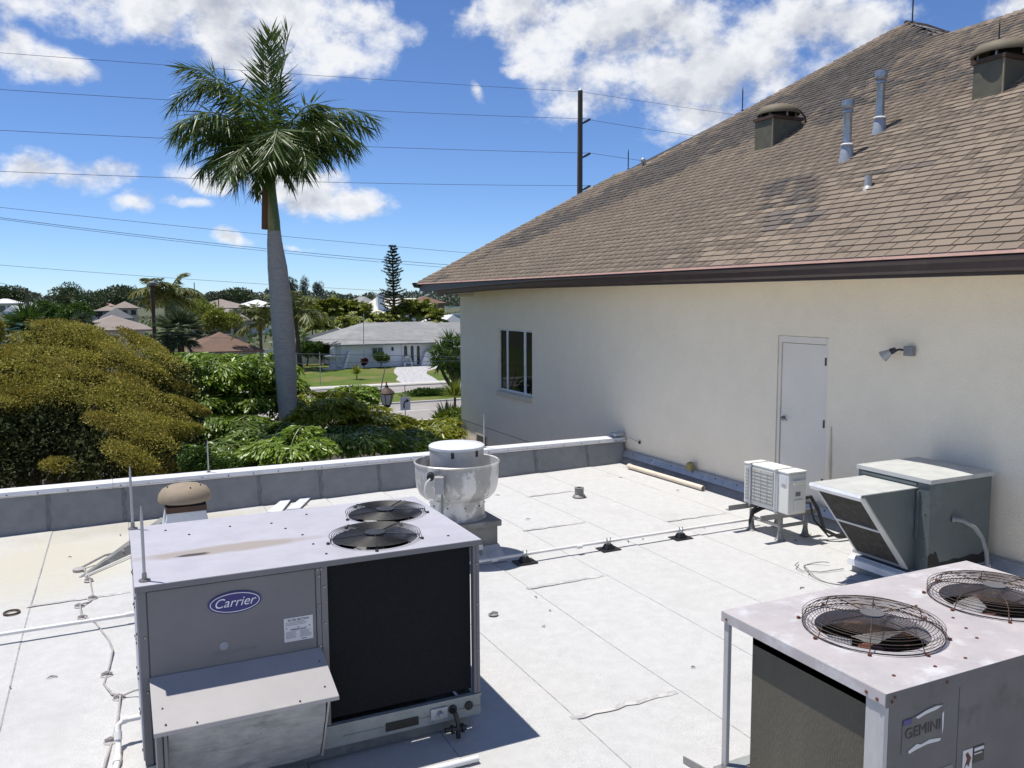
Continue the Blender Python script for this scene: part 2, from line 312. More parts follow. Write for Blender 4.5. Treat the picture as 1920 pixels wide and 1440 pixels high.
M['rust'] = mat('rusty_wire', (.055, .034, .025), (.035, .026, .022), scale=30, rough=.75, c3=(.16, .085, .05), s3=12, f3=.55, w3=.1)
M['rust_red'] = mat('rust_red', (.16, .05, .028), (.09, .035, .025), scale=20, rough=.8)
M['blade'] = mat('fan_blade', (.30, .30, .31), (.22, .21, .20), scale=6, rough=.45, metal=.5)
M['mau'] = mat('grey_green_galvanised', (.125, .150, .148), (.108, .130, .130), scale=3, rough=.5, metal=.15, c3=(.155, .185, .19), s3=2.2, f3=.56, w3=.15)
M['mau_light'] = mat('worn_galvanised_top', (.52, .525, .50), (.43, .44, .425), scale=5, rough=.5, c3=(.56, .56, .54), s3=1.8, f3=.55, w3=.2)
M['filter'] = mat('dusty_filter', (.030, .028, .024), (.06, .055, .047), scale=14, rough=.95, bump=.7, bscale=110)
M['tar'] = mat('black_tar', (.006, .006, .006), (.012, .011, .01), rough=.6)
M['conduit'] = mat('grey_conduit', (.25, .26, .265), rough=.5)
M['msplit'] = mat('off_white_plastic', (.74, .73, .68), (.70, .69, .64), scale=3, rough=.5)
M['grille'] = mat('beige_grille', (.50, .485, .44), (.45, .435, .39), rough=.6)
M['stand'] = mat('weathered_steel_angle', (.33, .325, .31), (.25, .245, .235), scale=12, rough=.6, metal=.3, c3=(.15, .11, .08), s3=6, f3=.64, w3=.1)
M['blue'] = mat('badge_blue', (.018, .014, .155), (.018, .014, .145), rough=.35)
M['white'] = mat('white_print', (.80, .80, .82), rough=.4)
M['sticker'] = mat('sticker_paper', (.60, .60, .62), (.55, .55, .57), rough=.5)
M['ink'] = mat('black_ink', (.02, .02, .022), rough=.5)
M['label_dark'] = mat('dark_label_print', (.075, .073, .075), (.10, .098, .10), rough=.5)
M['ink_grey'] = mat('faded_ink', (.20, .195, .20), rough=.5)
M['gum'] = mat('blue_grey_spot', (.27, .30, .34), rough=.5)
M['cable'] = mat('braided_cable', (.40, .37, .35), (.30, .28, .27), scale=40, rough=.6)
M['sponge'] = mat('yellow_foam', (.33, .29, .13), (.27, .235, .11), scale=30, rough=1, bump=.6, bscale=60)

# ================================================================== ground, roads
GRASS = mat('lawn_grass', (.105, .145, .030), (.075, .115, .024), scale=.9, rough=.95, c3=(.19, .155, .070), s3=.12, f3=.50, w3=.12, bump=.5, bscale=9, spec=.1)
FARG = mat('far_ground', (.055, .07, .025), (.09, .085, .045), scale=.05, rough=1)
ASPH = mat('sun_bleached_asphalt', (.30, .275, .25), (.26, .24, .22), scale=.7, rough=.95, speck=.06, c3=(.33, .31, .285), s3=.25, f3=.5, w3=.2)
CONC = mat('pale_concrete', (.52, .50, .465), (.45, .43, .40), scale=.8, rough=.9)
PAVER = mat('paver_drive', (.46, .455, .45), (.30, .295, .295), scale=2.6, rough=.9, contrast=(.42, .58), c3=(.55, .55, .55), s3=5, f3=.55, w3=.06)
PAINT = mat('road_paint', (.70, .70, .68), rough=.7)
SOIL = mat('mulch_soil', (.075, .055, .038), (.05, .04, .03), scale=3, rough=1)
def sheet(name, pts, m, z, **t):
    b = MB(); b.poly([(x, y, z) for x, y in pts]); return b.build(name, m, kind='structure', **t)
sheet('ground', [(-2500, -60), (3500, -60), (3500, 4000), (-2500, 4000)], FARG, 0.0)
sheet('lawn', [(-60, 76.6), (90, 76.6), (90, 125), (-60, 125)], GRASS, .008)
sheet('garden_bed', [(-40, 13.9), (40, 13.9), (40, 45), (-40, 45)], SOIL, .008)
sheet('road_far_lane', [(-150, 68.6), (200, 68.6), (200, 74.0), (-150, 74.0)], ASPH, .012)
sheet('road_near_lane', [(-150, 48.0), (200, 48.0), (200, 61.6), (-150, 61.6)], ASPH, .012)
b = MB(); b.box((-150, 74.0, 0), (200, 74.35, .13)); b.build('kerb', CONC, kind='structure')
b = MB(); b.box((-150, 74.9, .0), (200, 76.5, .10)); b.build('pavement', CONC, kind='structure')
b = MB(); b.box((-150, 74.35, 0), (200, 74.9, .09)); b.build('verge', GRASS, kind='structure')
b = MB(); b.box((-150, 61.6, 0), (200, 61.9, .12)); b.box((-150, 68.3, 0), (200, 68.6, .12)); b.build('median_kerb', CONC, kind='structure')
b = MB(); b.box((-150, 61.9, 0), (200, 68.3, .10)); b.build('median', GRASS, kind='structure')
sheet('lane_line', [(-150, 57.2), (200, 57.2), (200, 57.4), (-150, 57.4)], PAINT, .017)
for k in range(-4, 14): sheet('lane_dash', [(k*9, 52.6), (k*9+3, 52.6), (k*9+3, 52.75), (k*9, 52.75)], PAINT, .017)
DRV = [(24.9, 76.6), (25.3, 80), (26.8, 84), (27.6, 88), (28.9, 92), (30.6, 96.2), (36, 96.2), (34.2, 92), (31.6, 88.5), (30.3, 85), (29.6, 81), (28.6, 76.6)]
sheet('driveway', DRV, PAVER, .014)

# ================================================================== flat-roofed building in front
ZR = 4.85
def zdeck(x, y): return ZR-.125*np.clip((8.9-x)/9.7, 0, 1.3)*smooth01(y, 9.9, 13.4)
flat = thing('flat_roof_building', 'low flat roofed building with white membrane roof and grey parapet', 'building', (1, 5, 0))
b = MB(); b.box((-9, -7, 0), (8.84, 13.73, 4.60)); b.build('wall', M['stucco'], flat)
b = MB(); b.box((-9, -7, 4.602), (8.84, 13.58, 4.70)); deck = b.build('roof_deck', M['membrane'], flat)
XS = [-8.9, -7.9, -6.9, -5.9, -4.9, -3.9, -2.9, -1.9, -.92, .06, 1.03, 2.0, 2.98, 3.95, 4.93, 5.9, 6.91, 7.99, 8.84]
ENDS = {2.98: 5.21, 5.9: 11.8, 4.93: 9.98, -.92: 9.7, 6.91: 9.5, 3.95: 7.9, 2.0: 11.2, -1.9: 7.0, 7.99: 6.3, .06: 8.4, 1.03: 3.4}
for i in range(len(XS)-1):
    x0, x1 = XS[i], XS[i+1]; e = ENDS.get(x0, random.uniform(4, 12))
    for (ya, yb, lift) in ((-7.0, e+.08, .004), (e, 13.58, .0)):
        b = MB(); ny = max(2, int((yb-ya)/.8)); cx = [x0, (x0+x1)/2, x1+.028, x1+.04]; hz = [0, .003, .008, .008]
        last = i == len(XS)-2
        if last: cx = [x0, (x0+x1)/2, x1-.012, x1]
        vs = []; 
        for j in range(ny+1):
            y = ya+(yb-ya)*j/ny
            for c, h in zip(cx, hz): vs.append((c+(.006*math.sin(y*1.7+i*2.1) if c > x1-.02 else 0), y, zdeck(c, y)+h+lift))
            vs.append((vs[-1][0], y, zdeck(cx[-1], y)+lift-.004))
        fs = []; ms = []
        for j in range(ny):
            for k in range(4):
                a = j*5+k; fs.append((a, a+1, a+6, a+5)); ms.append(1 if k >= 2 else 0)
        b.add(vs, fs); b.m = ms
        if ya < 0:   # the end lap: rolled edge of the near sheet over the far one
            j0 = len(b.v); n = 10
            ev = []
            for q in range(n+1):
                x = x0+(x1-x0)*q/n; w = .010+.010*math.sin(q*2.3+i)+.014*random.random()
                ev += [(x, yb-w-.03, zdeck(x, yb)+lift+.0105), (x, yb+.004+.01*random.random(), zdeck(x, yb)+lift+.0105)]
            b.use(2).add(ev, [(2*q, 2*q+2, 2*q+3, 2*q+1) for q in range(n)])
        b.build('membrane_strip', [M['membrane'], M['seam'], M['lap']], deck)
b = MB(); b.box((-9, 13.60, 4.604), (8.84, 13.73, 5.22)); par = b.build('parapet', M['parapet'], flat)
for i, x in enumerate(XS[:-1]):
    x = x-.03; x1 = min(XS[i+1]-.034, 8.83); b = MB(); y0 = 13.565+(.004 if i % 2 else 0)
    zb = lambda q: float(zdeck(q, 13.5))+.004
    b.hexa([(x, y0-.10, zb(x)), (x1, y0-.10, zb(x1)), (x1, y0+.03, zb(x1)), (x, y0+.03, zb(x)), (x, y0, 5.24), (x1, y0, 5.24), (x1, y0+.03, 5.24), (x, y0+.03, 5.24)])
    w = .05+.02*random.random()
    zz = np.linspace(zb(x)+.01, 5.235, 7); pv = []
    for q, z in enumerate(zz):
        yy = y0-.1*(5.24-z)/(5.24-zb(x))-.004; o_ = .016*math.sin(q*1.9+i*1.3)
        pv += [(x-.004, yy, z), (x+w+o_, yy, z)]
    b.use(1).add(pv, [(2*q, 2*q+1, 2*q+3, 2*q+2) for q in range(6)])
    b.build('parapet_panel', [M['parapet'], M['parapet_seam']], par)
b = MB()
for i in range(6):
    x, x1 = -9+i*2.975, -9+(i+1)*2.975-.004
    b = MB(); dz = .002*(i % 2)
    b.prism([(x, 13.545, 5.245+dz), (x, 13.535, 5.25+dz), (x, 13.555, 5.325+dz), (x, 13.755, 5.345+dz), (x, 13.765, 5.335+dz), (x, 13.765, 5.22+dz), (x, 13.75, 5.22+dz), (x, 13.75, 5.325+dz), (x, 13.57, 5.305+dz)], (x1-x, 0, 0))
    b.use(1)
    for q in np.arange(x+.1, x1, .38):
        b.cyl((q, 13.548, 5.284), (q, 13.538, 5.281), .011, n=6)
    b.build('coping', [M['white_metal'], M['dark_metal']], par, bevel=.004)
b = MB(); b.box((8.62, 13.56, 5.352), (8.84, 13.74, 5.42)); b.build('coping_end_cap', M['galv'], par, bevel=.02)
# upturn and flashing against the taller building
b = MB(); b.prism([(8.70, -7, 4.862), (8.83, -7, 5.0), (8.838, -7, 5.0), (8.838, -7, 4.862)], (0, 20.55, 0)); b.build('base_upturn', M['parapet'], flat)
for i in range(7):
    y = -7+i*2.93; b = MB()
    b.prism([(8.84, y, 5.09), (8.80, y, 5.075), (8.745, y, 4.985), (8.75, y, 4.98), (8.84, y, 5.02)], (0, 2.925, 0)); b.use(1)
    for q in np.arange(y+.2, y+2.9, .6): b.cyl((8.79, q, 5.055), (8.782, q, 5.06), .012, n=6)
    b.build('wall_flashing', [M['galv'], M['dark_metal']], flat)

# ================================================================== taller stucco building on the right
XW, YC, ZS = 8.89, 22.08, 8.245
XE, YE, ZE, MP = 7.99, 23.0, 8.46, .65
TH = math.atan(MP); ES = np.array([math.cos(TH), 0, math.sin(TH)]); EN = np.array([-math.sin(TH), 0, math.cos(TH)])
def roofz(x): return ZE+MP*(x-XE)
tall = thing('stucco_building', 'tall cream stucco building with brown shingle hip roof', 'building', (16, 8, 0))
HO = [(17.6, 19.54, 5.67, 7.25), (8.57, 9.55, 5.10, 7.44)]   # window and door openings (y0, y1, z0, z1)
b = MB(); ys = sorted({-8.0, YC, *[h[0] for h in HO], *[h[1] for h in HO]}); zs = sorted({0.0, ZS, *[h[2] for h in HO], *[h[3] for h in HO]})
for a, c in zip(ys[:-1], ys[1:]):
    for p, q in zip(zs[:-1], zs[1:]):
        if any(h[0] <= a and c <= h[1] and h[2] <= p and q <= h[3] for h in HO): continue
        b.poly([(XW, a, p), (XW, a, q), (XW, c, q), (XW, c, p)])
for (a, c, p, q) in HO:
    x1 = XW+.13
    b.poly([(XW, a, p), (x1, a, p), (x1, a, q), (XW, a, q)]); b.poly([(XW, c, p), (XW, c, q), (x1, c, q), (x1, c, p)])
    b.poly([(XW, a, q), (x1, a, q), (x1, c, q), (XW, c, q)]); b.poly([(XW, a, p), (XW, c, p), (x1, c, p), (x1, a, p)])
b.poly([(XW, YC, 0), (XW, YC, ZS), (24, YC, ZS), (24, YC, 0)]); b.poly([(XW, -8, 0), (24, -8, 0), (24, -8, ZS), (XW, -8, ZS)]); b.poly([(24, -8, 0), (24, YC, 0), (24, YC, ZS), (24, -8, ZS)])
wall = b.build('wall', M['stucco'], tall)
b = MB(); b.box((XW-.003, 13.95, 4.575), (XW+.01, YC+.003, 4.59)); b.build('wall_joint', M['groove'], wall)
b = MB(); b.box((XW-.05, 20.95, 8.12), (XW+.05, YC+.05, ZS-.002)); b.box((XW-.03, 21.1, 8.05), (XW+.05, YC+.03, 8.118)); b.build('capital', M['stucco_trim'], tall, bevel=.01)
b = MB(); b.box((XW-.02, 20.2, 4.06), (XW+.02, 21.0, 4.36)); g = b.build('wall_vent', M['stucco_trim'], tall)
for k in range(5): b = MB(); b.box((XW-.028, 20.28, 4.10+k*.048), (XW-.021, 20.92, 4.125+k*.048)); b.build('louvre', M['dark_metal'], g)
# window: white frame, three panes
wi = (17.6, 19.54, 5.67, 7.25)
b = MB(); X0, X1 = XW+.05, XW+.10
for (a, c, p, q) in ((wi[0], wi[1], wi[2], wi[2]+.06), (wi[0], wi[1], wi[3]-.05, wi[3]), (wi[0], wi[0]+.05, wi[2]+.06, wi[3]-.05), (wi[1]-.05, wi[1], wi[2]+.06, wi[3]-.05), (18.04, 18.14, wi[2]+.06, wi[3]-.05), (19.04, 19.12, wi[2]+.06, wi[3]-.05)):
    b.box((X0, a, p), (X1, c, q))
win = b.build('window', M['frame_white'], tall, bevel=.006)
for (a, c) in ((17.66, 18.03), (18.15, 19.03), (19.13, 19.48)):
    b = MB(); b.box((X0+.02, a, wi[2]+.061), (X0+.028, c, wi[3]-.051)); b.build('pane', M['glass'], win)
b = MB(); b.box((XW+.11, wi[0]-.02, wi[2]-.02), (XW+.13, wi[1]+.02, wi[3]+.02)); b.build('black_backing', M['black'], win)  # black sheet closing the opening behind the panes
b = MB(); b.prism([(XW-.06, wi[0]-.03, 5.55), (XW-.06, wi[0]-.03, 5.65), (XW+.05, wi[0]-.03, 5.69), (XW+.05, wi[0]-.03, 5.55)], (0, wi[1]-wi[0]+.06, 0)); b.build('window_sill', M['stucco_trim'], tall, bevel=.006)
# door
b = MB(); b.box((XW+.015, 8.575, 5.10), (XW+.10, 8.63, 7.435)); b.box((XW+.015, 9.49, 5.10), (XW+.10, 9.545, 7.435)); b.box((XW+.015, 8.632, 7.34), (XW+.10, 9.488, 7.435)); b.build('door_frame', M['door'], tall, bevel=.006)
b = MB(); b.box((XW+.035, 8.637, 5.105), (XW+.08, 9.483, 7.332)); door = b.build('door', M['door'], tall, bevel=.004)
for z in (7.05, 6.18, 5.35):
    b = MB(); b.box((XW+.010, 8.612, z), (XW+.034, 8.642, z+.11)); b.build('hinge', M['brownband'], door)
b = MB(); b.cyl((XW+.034, 9.42, 6.22), (XW+.012, 9.42, 6.22), .036, n=18); b.cyl((XW+.012, 9.42, 6.22), (XW-.03, 9.42, 6.22), .014, n=10); b.tube([(XW-.025, 9.425, 6.22), (XW-.028, 9.36, 6.222), (XW-.026, 9.30, 6.21)], .012, 8); b.build('door_handle', M['nickel'], door, smooth=40)
# stain bead on the wall beside the door
b = MB(); b.tube([(XW-.003, 8.475, 6.22), (XW-.005, 8.47, 5.7), (XW-.003, 8.46, 5.12)], [.012, .024, .015], 6); b.build('sealant_bead', M['stucco_trim'], wall, smooth=60)

# roof body
PK = (16.95, 14.35); POLY = [(XE, YE), (12.2, 19.35), (12.45, 18.2), (15.0, 16.0), PK, (15.45, 12.45), (15.15, 11.5), (15.15, -8.9), (XE, -8.9)]
b = MB(); b.poly([(x, y, roofz(x)-.012) for x, y in POLY])
pz = roofz(PK[0])-.012; rz = roofz(15.15)-.012
b.poly([(XE, YE, ZE-.012), (25, YE, ZE-.012), (25, 14.35, pz), (PK[0], PK[1], pz), (15.0, 16.0, roofz(15.0)-.012), (12.45, 18.2, roofz(12.45)-.012), (12.2, 19.35, roofz(12.2)-.012)])
b.poly([(15.15, 11.5, rz), (15.15, -8.9, rz), (25, -8.9, ZE), (25, 11.5, ZE)])
roof = b.build('roof', M['underlay'], tall)
zv = roofz(15.45)-.012
b = MB(); b.poly([(PK[0], PK[1], pz+.01), (15.47, 12.45, zv+.02), (20, 12.45, zv-.1), (20, 14.35, pz-.05)]); b.build('rear_slope', M['shingle_grey'], roof)
b = MB(); b.poly([(PK[0]+.02, PK[1]-.02, pz+.025), (16.25, 13.4, roofz(16.25)+.03), (16.9, 13.3, roofz(16.2)+.02), (17.5, 14.3, pz+.02)]); b.build('valley_flashing', M['curb'], roof)
b = MB(); b.tube([(PK[0], PK[1], pz+.03), (17.6, 14.33, pz+.02), (18.4, 14.3, pz-.06), (20, 14.3, pz-.05)], [.05, .06, .05, .05], 6); b.build('ridge_cap', M['brownband'], roof)
def inside(x, y):
    c = False; n = len(POLY)
    for i in range(n):
        (x0, y0), (x1, y1) = POLY[i], POLY[i-1]
        if (y0 > y) != (y1 > y) and x < (x1-x0)*(y-y0)/(y1-y0)+x0: c = not c
    return c
EXPO = .155; tabs = []
rr = random.Random(5); s = -.035; row = 0
while XE+s*math.cos(TH) < 17.0:
    y = 2.5+rr.random()*.3
    while y < 23.1:
        w = rr.choice((.16, .2, .23, .25, .28, .3))*rr.uniform(.93, 1.07)
        xm = XE+(s+EXPO*.5)*math.cos(TH); ym = y+w/2
        y0, y1 = y, y+w
        if inside(max(xm, XE+.01), ym): tabs.append((s, y0, y1, rr.random(), rr.random()))
        y += w
    s += EXPO; row += 1
def greyness(s, y):
    x = XE+s*math.cos(TH); h = (x-XE)-(YE-y)*1.0   # distance below the hip
    d = -h   # how far below the hip
    dm = float(np.interp(x, (8.4, 9.5, 10.4, 11.2, 12.0, 12.6, 13.5, 15, 17), (1.9, 3.0, 3.8, 4.4, 4.4, 5.3, 5.2, 4.0, 4.0)))
    k = .95*float(smooth01(d, .5, 1.5))*(1-float(smooth01(d, dm-.9, dm+.25)))*(.5 if x < 9.2 else 1)
    k += .55*math.exp(-(((x-13.4)/1.1)**2+((y-11.2)/2.0)**2))
    for (xa, xb, ya, yb, hw) in ((9.36, 10.25, 10.0, 10.9, .55), (8.72, 9.2, 9.2, 9.75, .55), (9.85, 10.02, 8.3, 8.6, .6), (12.2, 13.1, 12.0, 12.4, .5)):
        if xa < x < xb and abs(y-(ya+(yb-ya)*(x-xa)/(xb-xa))) < hw: k += .8
    return k
def tabcorners(s, y0, y1, lift):
    g = .007; o = np.array([XE, 0, ZE]); e0, e1 = s, s+EXPO+.03
    P = []
    for (ss, n) in ((e0, .021+lift), (e1, .004)):
        for yy in (y0+g, y1-g): P.append(o+ES*ss+EN*n+np.array([0, yy, 0]))
    Q = []
    for (ss, n) in ((e0, .001+lift*.6), (e1, -.006)):
        for yy in (y0+g, y1-g): Q.append(o+ES*ss+EN*n+np.array([0, yy, 0]))
    return P, Q
T = np.array([[*(np.array([XE, 0, ZE])+ES*(t[0]+.07)), ] for t in tabs]); T[:, 1] = [(t[1]+t[2])/2 for t in tabs]
pr = proj(T); size = np.array([t[2]-t[1] for t in tabs])/pr[:, 2]**2*np.where((pr[:, 0] > 0) & (pr[:, 0] < 1915) & (pr[:, 1] > 0), 1, 0)
big300 = set(np.argsort(-size)[:300].tolist())
V = []; mi = []; tabmesh = {}
for i, (s, y0, y1, r1, r2) in enumerate(tabs):
    k = greyness(s, (y0+y1)/2); grey = 1 if r1 < k else 0; lift = .004*r2+(.010*r2 if k > .3 else 0)
    if i in big300:
        w = round((y1-y0)/.04)*.04; key = (w, grey)
        if key not in tabmesh:
            b = MB(); g = .007
            b.hexa([(-.0, g, 0), (.0, w-g, 0), (EXPO+.03, w-g, -.010), (EXPO+.03, g, -.010), (0, g, .021), (0, w-g, .021), (EXPO+.03, w-g, .004), (EXPO+.03, g, .004)])
            o = b.build('shingle', [M['shingle_grey'] if grey else M['shingle']], roof); tabmesh[key] = o.data; first = o
        else: first = bpy.data.objects.new('shingle', tabmesh[key]); COL.objects.link(first); first.parent = roof
        p = np.array([XE, y0, ZE])+ES*s+EN*(.001+lift*.5)-ORG[roof.name]
        first.matrix_local = Matrix(((ES[0], 0, EN[0], p[0]), (0, (y1-y0)/w, 0, p[1]), (ES[2], 0, EN[2], p[2]), (0, 0, 0, 1)))
    else:
        P, Q = tabcorners(s, y0, y1, lift); V += P+Q; mi += [grey]*4
# meshes of the single tabs were built about the roof's origin: move them back to their own
for me in set(tabmesh.values()): me.transform(Matrix.Translation(Vector(ORG[roof.name])))
V = np.array(V); n = len(V)//8; base = np.arange(n)[:, None]*8
Fq = np.concatenate([base+np.array([[0, 2, 3, 1]]), base+np.array([[0, 1, 5, 4]]), base+np.array([[0, 4, 6, 2]]), base+np.array([[1, 3, 7, 5]])], 1).reshape(-1, 4)
raw('shingle_field', V, Fq, [M['shingle'], M['shingle_grey']], roof, mi=np.array(mi), kind='stuff')
# hip and ridge caps
b = MB(); path = [np.array([x, y, roofz(x)]) for x, y in POLY[:5]]; ridge = [np.array([15.15, 11.6, roofz(15.15)]), np.array([15.15, 3, roofz(15.15)])]
for pth in (path, ridge):
    for p, q in zip(pth[:-1], pth[1:]):
        L = np.linalg.norm(q-p); t = (q-p)/L; sd = np.cross(t, (0, 0, 1.)); sd /= np.linalg.norm(sd)
        for k in range(int(L/.16)):
            a = p+t*k*.16; c = p+t*(k*.16+.2); b.use(1 if rr.random() < .5 else 0)
            dn = np.array([0, 0, -.10]); u1 = np.array([0, 0, .04+.015*rr.random()]); u2 = np.array([0, 0, .022])
            b.add([a+u1, a+u1+sd*.13+dn, a+u1-sd*.13+dn, c+u2, c+u2+sd*.13+dn, c+u2-sd*.13+dn, a+u1-(0, 0, .015)+dn*0, a+u1+sd*.13+dn-(0, 0, .015), a+u1-sd*.13+dn-(0, 0, .015)], [(0, 1, 4, 3), (0, 3, 5, 2), (0, 6, 7, 1), (0, 2, 8, 6)])
b.build('hip_cap', [M['shingle'], M['shingle_grey']], roof, kind='stuff')
# eave: soffit, fascia, drip edge, gutter
b = MB(); b.box((XE+.06, -8.9, ZS), (XW+.3, YE-.06, ZS+.03)); b.box((XW+.301, YC-.2, ZS), (25, YE-.06, ZS+.03)); b.build('soffit', M['soffit'], tall)
b = MB(); b.box((XE+.02, -8.9, ZS-.04), (XE+.058, YE-.02, ZE-.03)); b.box((XE+.06, YE-.058, ZS-.04), (25, YE-.02, ZE-.03)); b.build('fascia', M['brown_trim'], tall)
b = MB(); b.prism([(XE-.045, -8.9, ZE-.05), (XE-.05, -8.9, ZE-.045), (XE-.035, -8.9, ZE-.005), (XE+.10, -8.9, ZE+.05), (XE+.10, -8.9, ZE+.04), (XE-.03, -8.9, ZE-.02)], (0, 31.9, 0)); b.build('drip_edge', M['copper'], tall)
gp = [(XE+.018, .02), (XE+.018, -.13), (XE-.055, -.13), (XE-.085, -.10), (XE-.10, -.03), (XE-.125, .0), (XE-.125, .015), (XE-.113, .015), (XE-.10, .0), (XE-.075, -.09), (XE-.05, -.118), (XE+.006, -.118), (XE+.006, .02)]
b = MB(); st = [(-8.9, 0), (6, 0), (11, -.005), (15.5, -.02), (18.5, -.075), (21.2, -.15)]; vs = []
for (y, dz) in st:
    for (x, z) in gp: vs.append((x-(.02 if y > 20 else 0), y, ZE-.085+z+dz))
n = len(gp); fs = [(i*n+j, i*n+(j+1) % n, (i+1)*n+(j+1) % n, (i+1)*n+j) for i in range(len(st)-1) for j in range(n)]
b.add(vs, fs+[tuple(range(n)), tuple((len(st)-1)*n+j for j in range(n))]); b.build('gutter', M['brown_trim'], tall)
b = MB(); b.prism([(XE+.1, YE-.02, ZE-.03), (XE-.13, YE+.02, ZE-.0), (XE-.17, YE+.09, ZE-.02), (XE-.10, YE+.09, ZE-.14), (XE+.1, YE+.02, ZE-.16)], (1.5, 0, 0)); b.build('gutter_return', M['brown_trim'], tall)
# ================================================================== rooftop equipment
def plate(b, rect, holes, z0, z1, lip, n=40):
    """flat top with round openings, a rim turned down to z0 and short collars in the openings"""
    x0, y0, x1, y1 = rect; bm = bmesh.new(); ed = []
    def loop(pts):
        vs = [bm.verts.new(p) for p in pts]
        for i in range(len(vs)): ed.append(bm.edges.new((vs[i], vs[(i+1) % len(vs)])))
    loop([(x0, y0, z1), (x1, y0, z1), (x1, y1, z1), (x0, y1, z1)])
    for (cx, cy, r) in holes: loop([(cx+r*math.cos(2*math.pi*i/n), cy+r*math.sin(2*math.pi*i/n), z1) for i in range(n)])
    bmesh.ops.triangle_fill(bm, use_beauty=True, use_dissolve=False, edges=ed)
    bm.verts.index_update(); b.add([v.co[:] for v in bm.verts], [tuple(v.index for v in f.verts) for f in bm.faces]); bm.free()
    c = [(x0, y0), (x1, y0), (x1, y1), (x0, y1)]
    for i in range(4):
        (a, e), (p, q) = c[i], c[(i+1) % 4]; b.poly([(a, e, z0), (p, q, z0), (p, q, z1), (a, e, z1)])
        k = lip; ax, ay = (a-(x0+x1)/2), (e-(y0+y1)/2)
    for (cx, cy, r) in holes:
        vs = []; 
        for i in range(n):
            a = 2*math.pi*i/n; vs += [(cx+r*math.cos(a), cy+r*math.sin(a), z1), (cx+r*math.cos(a), cy+r*math.sin(a), z1-.09)]
        b.add(vs, [(2*i, 2*i+1, (2*i+3) % (2*n), (2*i+2) % (2*n)) for i in range(n)])
    return b
def screws(parent, pts, d, m, r=.009, name='screw'):
    for p in pts:
        b = MB(); p = np.array(p); b.cyl(p, p+np.array(d)*.006, r, r*.7, n=6); b.build(name, m, parent)

# ---- packaged rooftop unit
x0, x1, y0, y1, zt = .07, 2.32, 5.45, 6.90, 6.28
ac = thing('rooftop_air_conditioner', 'large grey rooftop air conditioner with blue oval badge and black coil', 'air conditioner', (1.2, 6.2, ZR))
b = MB(); b.box((x0+.06, y0+.07, ZR+.012), (x1-.06, y1-.06, 4.965)); b.build('curb', M['curb'], ac)
b = MB(); b.box((x0, y0, 4.968), (x1, y0+.04, 5.108)); b.box((x0, y1-.04, 4.968), (x1, y1, 5.108)); b.box((x0, y0+.042, 4.968), (x0+.04, y1-.042, 5.108)); b.box((x1-.04, y0+.042, 4.968), (x1, y1-.042, 5.108))
b.box((x0+.01, y0-.012, 5.11), (x1+.005, y0+.03, 5.128)); b.box((1.3, y0-.006, 5.025), (x1, y0-.001, 5.035)); rail = b.build('base_rail', M['rail'], ac)
b = MB(); b.box((1.60, y0-.008, 4.995), (1.84, y0-.002, 5.055)); b.build('fork_slot', M['black'], rail)
for x in (2.10, 2.225):
    b = MB(); b.cyl((x, y0-.002, 5.05), (x, y0-.012, 5.05), .032, n=18); b.build('pipe_hole', M['black'], rail)
b = MB(); b.box((1.93, y0-.014, 5.0), (2.06, y0-.002, 5.085)); b.tube([(2.0, y0-.02, 5.045), (2.0, y0-.05, 5.04)], .02, 10); b.build('gas_valve_plate', M['galv'], rail, bevel=.004)
b = MB(); b.tube([(2.10, y0-.01, 5.045), (2.10, y0-.06, 5.04), (2.11, y0-.08, 4.98), (2.11, y0-.085, 4.87)], .018, 8); b.tube([(2.01, y0-.08, 4.945), (2.17, y0-.085, 4.935)], .018, 8); b.cyl((2.06, y0-.08, 4.94), (2.075, y0-.08, 4.94), .034, n=8); b.cyl((2.135, y0-.085, 4.938), (2.15, y0-.085, 4.938), .034, n=8); b.build('gas_pipe', M['dark_metal'], ac, smooth=40)
b = MB(); b.box((x0, y0+.01, 5.13), (1.185, y1, 6.235)); b.build('cabinet', M['unit'], ac)
b = MB(); b.box((x0-.004, y0-.004, 5.13), (x0+.045, y0+.045, 6.238)); b.build('corner_post', M['unit'], ac, bevel=.004)
b = MB(); b.box((1.145, y0-.006, 5.13), (1.175, y0+.03, 6.238)); b.box((1.178, y0-.002, 5.13), (1.222, y0+.03, 6.238)); b.build('corner_post', M['unit'], ac, bevel=.003)
b = MB(); b.box((x1-.048, y0-.003, 5.13), (x1-.026, y0+.05, 6.238)); b.box((x1-.024, y0-.003, 5.13), (x1, y0+.05, 6.238)); b.build('corner_post', M['unit'], ac, bevel=.003)
b = MB(); b.box((x1-.06, y1-.06, 5.13), (x1, y1, 6.238)); b.build('corner_post', M['unit'], ac, bevel=.003)
b = MB(); b.box((.122, y0-.002, 5.14), (1.14, y0+.008, 6.232)); pan = b.build('access_panel', M['unit'], ac, bevel=.003)
b = MB(); b.box((1.224, y0+.035, 5.16), (x1-.058, y0+.09, 6.235)); b.build('coil', M['black_coil'], ac)
b = MB(); b.box((x1-.075, y0+.16, 5.13), (x1-.045, y1-.08, 6.235)); b.build('coil', M['black_coil'], ac)
b = MB(); b.box((1.224, y1-.08, 5.13), (x1-.08, y1-.03, 6.235)); b.build('coil', M['black_coil'], ac)
b = MB(); b.box((1.19, y0+.1, 5.13), (x1-.09, y1-.09, 5.15)); b.build('base_pan', M['galv'], ac)
